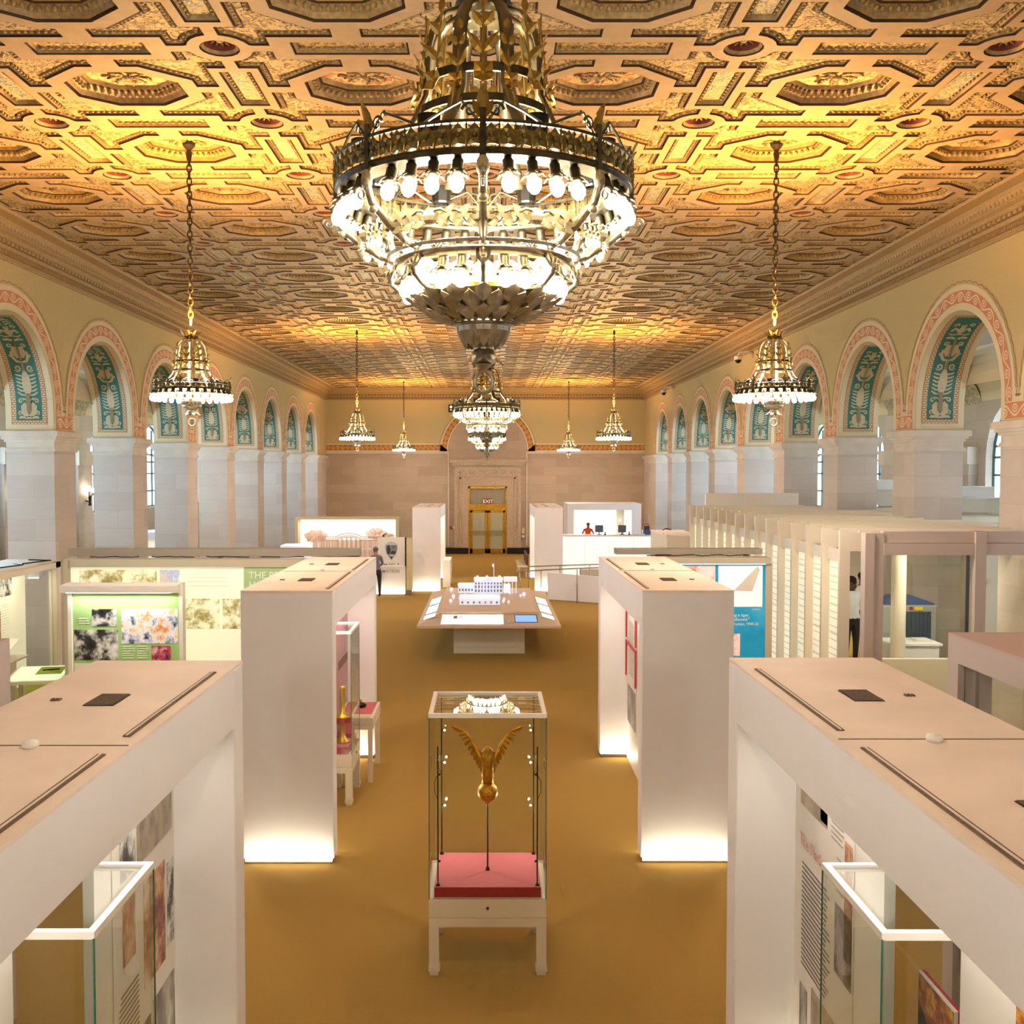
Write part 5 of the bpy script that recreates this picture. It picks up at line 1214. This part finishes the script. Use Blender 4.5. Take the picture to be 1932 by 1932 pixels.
monitor(4.62,42.35,'black till monitor on the counter right beside the person in orange'); monitor(5.57,42.35,'black till monitor alone near the middle of the shop counter')
for i,(x,l) in enumerate(((4.86,'small card terminal beside the left till monitor'),(5.86,'small card terminal right of the middle till monitor'))):
    o_ = thing('card_terminal', l, 'card terminal', (x,42.3,1.645)); MB().bbox(-.04,.04,-.06,.06,0,.04,.008).build('body', M_['black'], o_); MB().box(-.03,.03,-.0,.01,.04,.13).build('display', M_['mon'], o_)
o_ = thing('cash_register','blue-grey register with a brown box on top at the right end of the counter','cash register',(6.6,42.5,1.645)); MB().bbox(-.16,.16,-.15,.15,0,.2,.01).build('body', M_['xblue'], o_)
m = MB(); m.bbox(-.12,.12,-.1,.1,.2,.36,.01); m.tube([(-.1,0,.36),(-.08,0,.44),(.08,0,.44),(.1,0,.36)],.012,5,1); m.build('bag', [mat('brown_leather','#5a3a2c',.6),M_['black']], o_)
# small goods on the counter
G = 'small white goods laid along the right half of the shop counter'
gm = MB(); gm.bbox(-.05,.05,-.04,.04,0,.05,.006); g0 = None
gl = gm.mesh('gift_box', M_['whitep'])
for k in range(6):
    o_ = bpy.data.objects.new('gift_box', gl); C.objects.link(o_); o_.location = (5.98+.09*k+(.02 if k%2 else 0),42.22+.03*(k%3),1.645) if k else (5.98,42.22,1.645)
    tag(o_, 'small white box among the goods on the right half of the shop counter', 'box', G)
# ---- ramp wall and handrails
w = tag(MB().prism([(2.0,0.03),(5.4,0.03),(5.4,.83),(2.0,.915)], lambda a,b_,h:(a,33.9-(a-2.0)*.62+h,b_), 0,.12).build('ramp_wall', M_['white']), 'low white ramp wall with a sloping top right of the model table', 'low wall')
def rail(pts, posts, l):
    w = thing('handrail', l, 'handrail', (0,0,0)); m = MB(); m.tube(pts, .022, 8); m.build('rail', M_['alu'], w, smooth=True)
    for (x,y,z) in posts: m = MB(); m.tube([(x,y,0),(x,y,z)], .016, 8); m.lathe([(.04,0),(.03,.01),(.001,.012)],10,(x,y,0)); m.build('post', M_['alu'], w, smooth=True)
rail([(1.0,33.0,1.0),(1.0,33.0,1.05),(1.7,33.05,1.08),(3.6,33.1,1.17),(4.6,33.1,1.2)], [(1.05,33.0,1.05),(1.73,33.05,1.08),(2.9,33.08,1.13)], 'nearer of the two steel handrails above the white ramp wall')
rail([(1.42,36.0,.9),(1.42,36.0,.92),(2.6,36.0,.96),(3.9,36.0,1.0),(4.6,36.0,1.02)], [(1.45,36.0,.92),(2.55,36.0,.95),(3.6,36.0,.98)], 'farther of the two steel handrails, crossing in front of the far right portal')
cube('ramp_step', M_['stand'], None, 3.35,4.6,36.6,37.2,0,.75); tag(bpy.data.objects['ramp_step'],'plain beige block at the head of the ramp below the shop counter','block')
# bench at the right of the door, phone and alarm on the wall
w = thing('bench','pale bench glimpsed left of the far right portal','bench',(1.45,41.6,0)); cube('seat', M_['stand'], w, -.25,.15,-.6,2.0,.42,.5); cube('backrest', mat('dark_red_leather','#5b3a3a',.6), w, .1,.18,-.6,2.0,.5,.9); 
for yy in (-.5,1.9):
    for xx in (-.2,.08): cube('leg', M_['stand'], w, xx,xx+.05,yy,yy+.05,0,.42)
w = thing('wall_phone','cream wall telephone right of the brass doors','telephone',(1.83,YB-.08,1.05)); MB().bbox(-.08,.08,-.05,.05,0,.3,.01).build('body', M_['cream'], w); MB().bbox(-.06,.06,-.05,.03,-.2,-.1,.01).build('holder', M_['whitep'], w)
w = thing('fire_alarm','red fire alarm bell and white strobe left of the door surround','fire alarm',(-1.9,YB-.06,1.35)); m = MB(); m.lathe([(.001,0),(.08,0),(.07,.04),(.001,.05)],14,(0,0,0),0,Matrix.Rotation(pi/2,3,'X')); m.build('bell', M_['redlamp'], w); MB().bbox(.11,.26,-.04,.03,-.06,.06,.01).build('strobe', M_['whitep'], w)
w = thing('wall_speaker','black box with two round lamps high on the back wall left of the centre','speaker',(-1.85,YB-.2,7.3)); MB().bbox(-.16,.16,-.1,.1,0,.38,.01).build('body', M_['black'], w)
for zz,mm in ((.27,M_['whitescr']),(.12,M_['cream'])): m = MB(); m.lathe([(.001,0),(.06,0),(.05,.02),(.001,.025)],14,(-.03,-.1,zz),0,Matrix.Rotation(pi/2,3,'X')); m.build('lens', mm, w)
MB().box(-.03,.03,.1,.2,.15,.25).build('bracket', M_['black'], w)
for y,l in ((31.4,'white dome camera high on the right wall beside the nearest right pendant chandelier'),(44.6,'white dome camera high on the right wall, farther of the two')):
    w = thing('dome_camera', l, 'security camera', (XR,y,7.5)); m = MB(); m.tube([(0,0,.38),(-.18,0,.42),(-.42,0,.40),(-.46,0,.30)],.035,8); m.build('arm', M_['whitep'], w, smooth=True)
    m = MB(); m.lathe([(.04,.32),(.12,.28),(.12,.18),(.001,.18)],14,(-.46,0,0)); m.build('housing', M_['whitep'], w); m = MB(); m.ell((-.46,0,.17),(.10,.10,.10),12,8); m.build('dome', M_['black'], w, smooth=True)
# ---- wall sconces in the left aisle
for k,(y,l) in enumerate(((PL[0]-PL[1]+.5,'bronze wall sconce with two lit bulbs at the left edge of the view'),(28.98,'bronze wall sconce with lit bulbs seen between the first and second left piers'),(33.35,'bronze wall sconce with lit bulbs seen between the second and third left piers'),(37.7,'bronze wall sconce seen between the third and fourth left piers'))):
    w = thing('wall_sconce', l, 'wall sconce', (XL-XA+.22 if k else XL-XA+.22, y if k else 24.6, 3.3))
    m = MB(); m.lathe([(.001,0),(.05,.02),(.03,.12),(.04,.25),(.02,.3),(.001,.3)],10,(.12,0,0)); m.tube([(0,0,.15),(.1,0,.12)],.02,6); m.tube([(.12,0,.25),(.14,-.1,.30),(.16,-.14,.42)],.012,6); m.tube([(.12,0,.25),(.14,.1,.28),(.16,.12,.36)],.012,6); m.build('bracket', M_['black'], w)
    for (yy,zz) in ((-.14,.50),(.12,.44)): m = MB(); m.ell((.16,yy,zz),(.05,.05,.075),10,8); m.build('bulb', M_['bulb'], w, smooth=True)
# ---- model table
w = thing('model_table','large beige table with sloping lit edges under the white building model','table',(0,0,0))
X0,X1,Y0,Y1 = -1.6,1.66,22.95,29.6; x0,x1,y0,y1 = -1.17,1.21,24.0,28.9; z0,z1 = .80,.98
cube('pedestal', M_['stand'], w, -.80,.87,23.95,28.6,.16,.78); cube('pedestal_foot', M_['stand'], w, -.80,.87,23.96,28.59,0,.155)
m = MB(); m.add([(X0,Y0,z0),(X1,Y0,z0),(X1,Y1,z0),(X0,Y1,z0),(x0,y0,.93),(x1,y0,.93),(x1,y1,.93),(x0,y1,.93),(X0,Y0,z0-.05),(X1,Y0,z0-.05),(X1,Y1,z0-.05),(X0,Y1,z0-.05)],
  [(0,1,5,4),(1,2,6,5),(2,3,7,6),(3,0,4,7),(8,11,10,9),(8,9,1,0),(9,10,2,1),(10,11,3,2),(11,8,0,3)]); m.build('sloping_rim', M_['tan'], w)
cube('plateau', M_['tan'], w, x0,x1,y0,y1,.90,.98,.004)
def onrim(u,v): # front rim: u in X, v 0 (edge) .. 1 (plateau)
    return (u, Y0+(y0-Y0)*v, z0+(.93-z0)*v)
def rimq(name, ua,ub,va,vb,m_,side=None,h=.004):
    mb = MB(); pts = []
    for (u,v) in ((ua,va),(ub,va),(ub,vb),(ua,vb)):
        if side is None: p = onrim(u,v); nrm = (0,-.12,.99)
        elif side < 0: p = (X0+(x0-X0)*v, u, z0+(.93-z0)*v); nrm = (-.3,0,.95)
        else: p = (X1+(x1-X1)*v, u, z0+(.93-z0)*v); nrm = (.3,0,.95)
        pts.append((p,nrm))
    lo = [tuple(a for a in p) for p,n_ in pts]; hi = [tuple(p[i]+n_[i]*h for i in range(3)) for p,n_ in pts]
    mb.add(lo+hi,[(4,5,6,7),(0,1,5,4),(1,2,6,5),(2,3,7,6),(3,0,4,7)]); return mb.build(name, m_, w)
rimq('light_panel',-1.06,.36,.15,.93,M_['whitescr']); rimq('picture_inset',-.80,-.70,.58,.85,M_['bw2'],None,.006); rimq('picture_inset',-.68,-.58,.6,.86,M_['palep'],None,.006)
rimq('touch_screen_bezel',.62,1.15,.28,.92,M_['screen']); rimq('touch_screen',.64,1.13,.32,.86,M_['bluescr'],None,.007)
m = MB(); m.ell((.50,23.3,.845),(.04,.04,.03),8,6); m.ell((.56,23.35,.85),(.02,.02,.02),6,5); m.build('tactile_model', M_['whitep'], w)
for s in (-1,1):
    for (a,b_) in ((23.6,24.3),(24.5,25.9),(26.1,27.4)):
        rimq('side_screen',a,b_,.22,.90,M_['screen'],s); rimq('side_light',a+.08,b_-.02,.25,.86,M_['whitescr'],s,.006)
# the building model
w = thing('building_model','white translucent architectural model of a mansion with wings and tiny trees, on the table','architectural model',(0,0,.98))
mw = M_['modelw']
def block(name, x0,x1,y0,y1,h, nwin=0, extra=None):
    m = MB(); m.box(x0,x1,y0,y1,0,h); m.box(x0-.015,x1+.015,y0-.015,y1+.015,h,h+.015)
    for i in range(int((x1-x0)/.04)): 
        xx = x0+.02+.04*i; m.box(xx-.006,xx+.006,y0,y0+.01,h+.015,h+.035)
    m.box(x0,x1,y0,y0+.012,h+.035,h+.042)
    for i in range(nwin):
        xx = x0+(x1-x0)*(i+.5)/nwin; 
        for (za,zb) in (((.25*h,.6*h),) if h < .25 else ((.12*h,.32*h),(.42*h,.62*h),(.7*h,.85*h))): m.box(xx-.022,xx+.022,y0-.006,y0,za,zb,1)
    if extra: extra(m)
    return m.build(name, [mw,M_['modelg']], w)
block('front_wing',-.70,.30,25.25,26.15,.14,7); block('main_block',-.36,.40,27.55,28.3,.36,9)
m = MB()
for k in range(4): m.tube([(-.12+.09*k,27.5,0),(-.12+.09*k,27.5,.34)],.014,6)
m.prism([(-.18,.36),(.21,.36),(.015,.46)], lambda a,b_,h:(a,h,b_), 27.44,27.6); m.box(-.18,.21,27.44,27.6,.33,.36)
for x in (-.28,.32,-.02): m.box(x-.03,x+.03,27.8,27.88,.36,.46)
m.build('portico', mw, w)
block('side_wing',-.80,-.38,27.7,28.3,.20,5); 
m = MB()
for k in range(4): m.box(.46+.1*k,.48+.1*k,27.6,27.64,0,.32); 
m.box(.44,.80,27.58,28.2,.32,.40); m.box(.44,.62,27.75,28.2,0,.2); m.build('colonnade', mw, w)
m = MB(); m.tube([(.17,27.9,.36),(.17,27.9,.78)],.007,5); m.prism([(0,0),(-.05,.02),(-.045,.09),(0,.1)], lambda a,b_,h:(.17+a,27.9+h,.68+b_), 0,.006); m.build('flag_pole', mw, w)
for (x,y,h) in ((-.98,27.6,.16),(-.88,26.2,.14),(-.92,25.4,.13),(.42,25.9,.10),(.40,25.45,.12),(.52,25.35,.09),(-.6,27.3,.06),(.95,26.6,.15),(.86,26.6,.10),(.6,27.2,.08)):
    m = MB(); m.tube([(x,y,0),(x,y,h*.5)],.008,5); m.ell((x,y,h*.65),(h*.32,h*.32,h*.4),8,6); m.build('model_tree', mw, w)
# ---- people
def person(label, loc, rz, H=1.72, top='shirtg', legs='pants', skin='skin', hair='hairg', arms=None, lean=0.0, stride=0.0, head_turn=0):
    k = H/1.75; root = thing('person', label, 'person', loc, rz)
    me = bpy.data.meshes.new('body'); V_, E_, Rr = [], [], []
    def v(p, r, par=None):
        V_.append(tuple(c*k for c in p)); Rr.append(r*k); i = len(V_)-1
        if par is not None: E_.append((par,i))
        return i
    L = lean
    pel = v((0,0,.96),.145); ab = v((0,-.02-L*.1,1.10),.135,pel); ch = v((0,-.02-L*.45,1.30),.155,ab); sh = v((0,-L*.8,1.43),.12,ch); nk = v((0,-L,1.50),.055,sh); hd = v((0,-.02-L*1.15,1.58),.075,nk); hd2 = v((0,-.01-L*1.2,1.67),.088,hd); v((0,.0-L*1.2,1.73),.055,hd2); v((0,-.115-L*1.15,1.61),.016,hd)
    for s in (-1,1): v((s*.085,.0-L*1.2,1.62),.016,hd2)
    hands = []
    for s in (-1,1):
        A = arms[0 if s < 0 else 1] if arms else ((.22,.02,1.12),(.23,-.08,.86))
        a0 = v((s*.18,-L*.8,1.41),.065,sh); a1 = v((s*A[0][0],A[0][1],A[0][2]),.045,a0); a2 = v((s*A[1][0],A[1][1],A[1][2]),.03,a1)
        d = (Vector((s*A[1][0],A[1][1],A[1][2]))-Vector((s*A[0][0],A[0][1],A[0][2]))).normalized(); P = Vector((s*A[1][0],A[1][1],A[1][2])); pm = P+d*.06; hands.append((P*k))
        pv = v(tuple(pm),.032,a2); sd = d.cross(Vector((0,1,0.3))).normalized()
        for i,(o_,l_) in enumerate(((-.03,.06),(-.01,.075),(.01,.07),(.03,.055))):
            q = pm+sd*o_+d*.03; f1 = v(tuple(q+d*l_*.5),.0095,pv); v(tuple(q+d*l_+Vector((0,-.012,0))),.008,f1)
        t_ = v(tuple(pm-sd*.045+d*.0),.0105,pv); v(tuple(pm-sd*.055+d*.035),.009,t_)
        h0 = v((s*.10,0,.88),.10,pel); kn = v((s*.11,-stride*s*.5-.01,.50),.062,h0); an = v((s*.11,-stride*s+.01,.09),.042,kn); v((s*.12,-stride*s-.14,.04),.038,an)
    me.from_pydata(V_,E_,[]); ob = bpy.data.objects.new('body', me); C.objects.link(ob)
    sk = ob.modifiers.new('s','SKIN'); sk.use_smooth_shade = True
    for i,r in enumerate(Rr): me.skin_vertices[0].data[i].radius = (r,r*.82 if r > .11 else r)
    me.skin_vertices[0].data[0].use_root = True
    ss = ob.modifiers.new('u','SUBSURF'); ss.levels = 3; ss.render_levels = 3
    dg = bpy.context.evaluated_depsgraph_get(); nm = bpy.data.meshes.new_from_object(ob.evaluated_get(dg)); bpy.data.objects.remove(ob)
    for m_ in (top,legs,skin,'black'): nm.materials.append(M_[m_])
    for p in nm.polygons:
        c_ = p.center/k; p.use_smooth = True
        if c_.z > 1.49: p.material_index = 2
        elif min((p.center-h).length for h in hands) < .13*k and (abs(c_.x) > .0) and min((p.center-h).length for h in hands) < .12*k and c_.z < 1.4 and any(((p.center-h).length < .12*k) for h in hands): p.material_index = 2
        elif c_.z < .09: p.material_index = 3
        elif c_.z < .97 and abs(c_.x) < .21: p.material_index = 1
        else: p.material_index = 0
    b_ = bpy.data.objects.new('body', nm); C.objects.link(b_); b_.parent = root
    m = MB(); m.ell((0,.012*k-L*1.2*k,1.69*k),(.098*k,.102*k,.085*k),14,10); m.build('hair', M_[hair], root, smooth=True)
    m = MB()
    for s in (-1,1): m.ell((s*.032*k,(-.098-L*1.2)*k,1.645*k),(.012*k,.008*k,.008*k),6,4)
    m.build('eyes', M_['hairb'], root)
    m = MB(); m.ell((0,(-.095-L*1.18)*k,1.575*k),(.025*k,.01*k,.006*k),6,4); m.build('mouth', M_['red'], root)
    return root
person('person in grey shirt and dark trousers standing at the information desk, head turned left',(-3.76,34.55,0),radians(205),1.70,'shirtg','pants','skin','hairg',arms=(((.26,-.10,1.16),(.20,-.36,1.06)),((.26,-.10,1.16),(.20,-.36,1.06))),lean=.08)
person('person in an orange jumper bent over the shop counter, partly hidden',(4.24,43.3,.6),0,1.50,'orange','pants','skin','hairg',arms=(((.28,-.12,1.2),(.16,-.42,1.08)),((.28,-.12,1.2),(.16,-.42,1.08))),lean=.16)
person('person in a white uniform shirt behind the ribs at the screening area',(6.78,19.0,.62),radians(20),1.70,'shirtw','pants','skind','hairb',arms=(((.27,.0,1.15),(.26,-.12,.92)),((.27,.0,1.15),(.26,-.12,.92))))
person('person in a white shirt and brown cap mostly hidden by the round column',(7.42,20.2,.62),radians(-20),1.66,'shirtw','pants','skind','hairb')
# leaflet rail on the far left of the portal, small low shelf right of far left portal
w = thing('low_shelf','small white lit shelf standing against the inner side of the far left portal','shelf',(-1.5,37.6,0)); cube('side', M_['whitep'], w, -.15,.13,0,.05,0,1.0); cube('side', M_['whitep'], w, -.15,.13,1.5,1.55,0,1.0); cube('shelf_board', M_['whitep'], w, -.15,.13,.05,1.5,.95,1.0); cube('shelf_board', M_['whitep'], w, -.15,.13,.05,1.5,.5,.53)
w = thing('reading_rail','light blue slanted label board peeping over the nearest right portal','lectern',(4.75,13.2,0),radians(-25))
for sx in (-1,1): cube('leg', M_['beam'], w, sx*.3-.03,sx*.3+.03,-.03,.03,0,.9)
m = MB(); m.prism([(-.3,.88),(.3,1.08),(.3,1.12),(-.3,.92)], lambda a,b_,h:(h,a,b_), -.4,.4); m.build('board', M_['beam'], w); m = MB(); m.prism([(-.27,.934),(.27,1.114),(.27,1.12),(-.27,.94)], lambda a,b_,h:(h,a,b_), -.37,.37); m.build('label_sheet', mat('pale_blue_print','#a9c9e8',.6,emit='#a9c9e8',es=.2), w)
EXPO = 0.92
def light(name, typ, loc, e, col=(1,1,1), size=.1, size_y=None, rot=(0,0,0), shape=None, spread=None):
    L = bpy.data.lights.new(name, typ); L.energy = e; L.color = col
    if typ == 'AREA':
        L.size = size; L.shape = shape or ('RECTANGLE' if size_y else 'DISK')
        if size_y: L.size_y = size_y
        if spread: L.spread = spread
    elif typ == 'POINT': L.shadow_soft_size = size
    o = bpy.data.objects.new(name, L); C.objects.link(o); o.location = loc; o.rotation_euler = rot; return o
WARM = (1,.90,.75); CH = [(-.02,5.08,5.71),(-.02,22.5,5.71),(-.02,39.9,5.71)]
SM = [(-3.95,13.72,5.42),(-3.95,31.1,5.42),(-3.95,48.4,5.42),(3.82,13.72,5.42),(3.82,31.1,5.42),(3.82,48.4,5.42)]
for x,y,z in CH:
    light('chandelier_or_fill_light','POINT',(x,y,z-.32),430,WARM,.3)
for x,y,z in SM:
    light('chandelier_or_fill_light','POINT',(x,y,z-.22),230,WARM,.25)
    light('chandelier_uplight','AREA',(x,y,z+.80),215,(1,.47,.08),.3,rot=(pi,0,0),spread=radians(165))
    light('cage_fill','POINT',(x,y,z+.25),9,(1,.86,.6),.08)  # fill lamp added inside the cage to brighten its straps
YEL = (1,.93,.70)
def portal_lights(s, y0, y1, e=1.0):
    xc = s*2.18
    light('base_strip_light','AREA',(xc,y0-.06,.02),5*e,YEL,.96,.06,rot=(pi-.25,0,0))
    light('base_strip_light','AREA',(s*1.9,y1-.30,.03),3*e,YEL,.40,.06,rot=(pi+.2,0,0))
    light('base_strip_light','AREA',(s*1.9,y0+.30,.03),3*e,YEL,.40,.06,rot=(pi-.2,0,0))
    light('niche_light','AREA',(s*1.9,(y0+y1)/2,2.585),11*e,(1,.93,.82),.3,3.2)
portal_lights(-1,11.05,15.4); portal_lights(1,11.08,15.45); portal_lights(-1,2.62,6.97,.7); portal_lights(1,2.74,7.08,.7); portal_lights(-1,36.4,40.7,1.5); portal_lights(1,36.4,40.9,1.5)

for x in (-3.95,3.82): light('chandelier_or_fill_light','POINT',(x,-3.7,5.2),200,(1,.95,.88),.25)  # unseen fill lamps added behind the camera; no chandelier is built here

for sx in (-1,1):
    for zz in (1.61,1.21): light('case_spot','POINT',(sx*.388,9.335,zz),3.2,(1,.92,.8),.008)
light('cage_fill','POINT',(-.02,5.08,6.1),14,(1,.86,.6),.1)  # same added fill inside the cages of the two nearer large chandeliers
light('cage_fill','POINT',(-.02,22.5,6.1),14,(1,.86,.6),.1)

for (x,y,z,e) in ((7.6,17.0,3.08,26),(8.6,20.8,3.08,30),(7.0,24.0,3.08,20)): light('screening_lamp','AREA',(x,y,z),e,(1,.98,.82),.6)
light('trough_lamp','AREA',(-5.45,15.2,2.47),9,(1,1,.95),1.5,.12,rot=(-.35,0,0))
for y in (14.2,17.5): light('wall_case_lamp','AREA',(-8.35,y,2.48),9,(1,.97,.8),.12,2.4)
light('mural_lamp','AREA',(-5.18,37.8,2.47),9,(1,.93,.85),3.3,.15,rot=(-.2,0,0)); light('desk_strip','AREA',(-3.6,35.15,.03),4,YEL,1.5,.05,rot=(pi-.2,0,0))
light('shop_lamp','AREA',(5.0,46.2,2.5),40,(1,.96,.88),1.6)
# ================================================================ CAMERA AND RENDER LOOK
cam = bpy.data.cameras.new('camera'); co = bpy.data.objects.new('camera', cam); C.objects.link(co)
cam.sensor_width = 36; cam.lens = 36; cam.shift_x = .0238; cam.clip_end = 200
co.location = (0,0,4.3); co.rotation_euler = (pi/2-radians(2.312),0,0)
sc = bpy.context.scene; sc.camera = co
sc.view_settings.view_transform = 'Standard'; sc.view_settings.look = 'None'; sc.view_settings.gamma = 1; sc.view_settings.exposure = EXPO
wd = bpy.data.worlds.new('world'); sc.world = wd; wd.use_nodes = True
wd.node_tree.nodes['Background'].inputs[0].default_value = (.75,.85,1,1); wd.node_tree.nodes['Background'].inputs[1].default_value = .6
cy = sc.cycles; cy.use_denoising = True; cy.max_bounces = 6; cy.diffuse_bounces = 4; cy.glossy_bounces = 3; cy.transparent_max_bounces = 16; cy.transmission_bounces = 3
cy.sample_clamp_indirect = 5; cy.caustics_reflective = False; cy.caustics_refractive = False
cy.use_adaptive_sampling = True; cy.adaptive_threshold = .12; cy.adaptive_min_samples = 10; cy.max_bounces = 5; cy.diffuse_bounces = 3; cy.transparent_max_bounces = 14
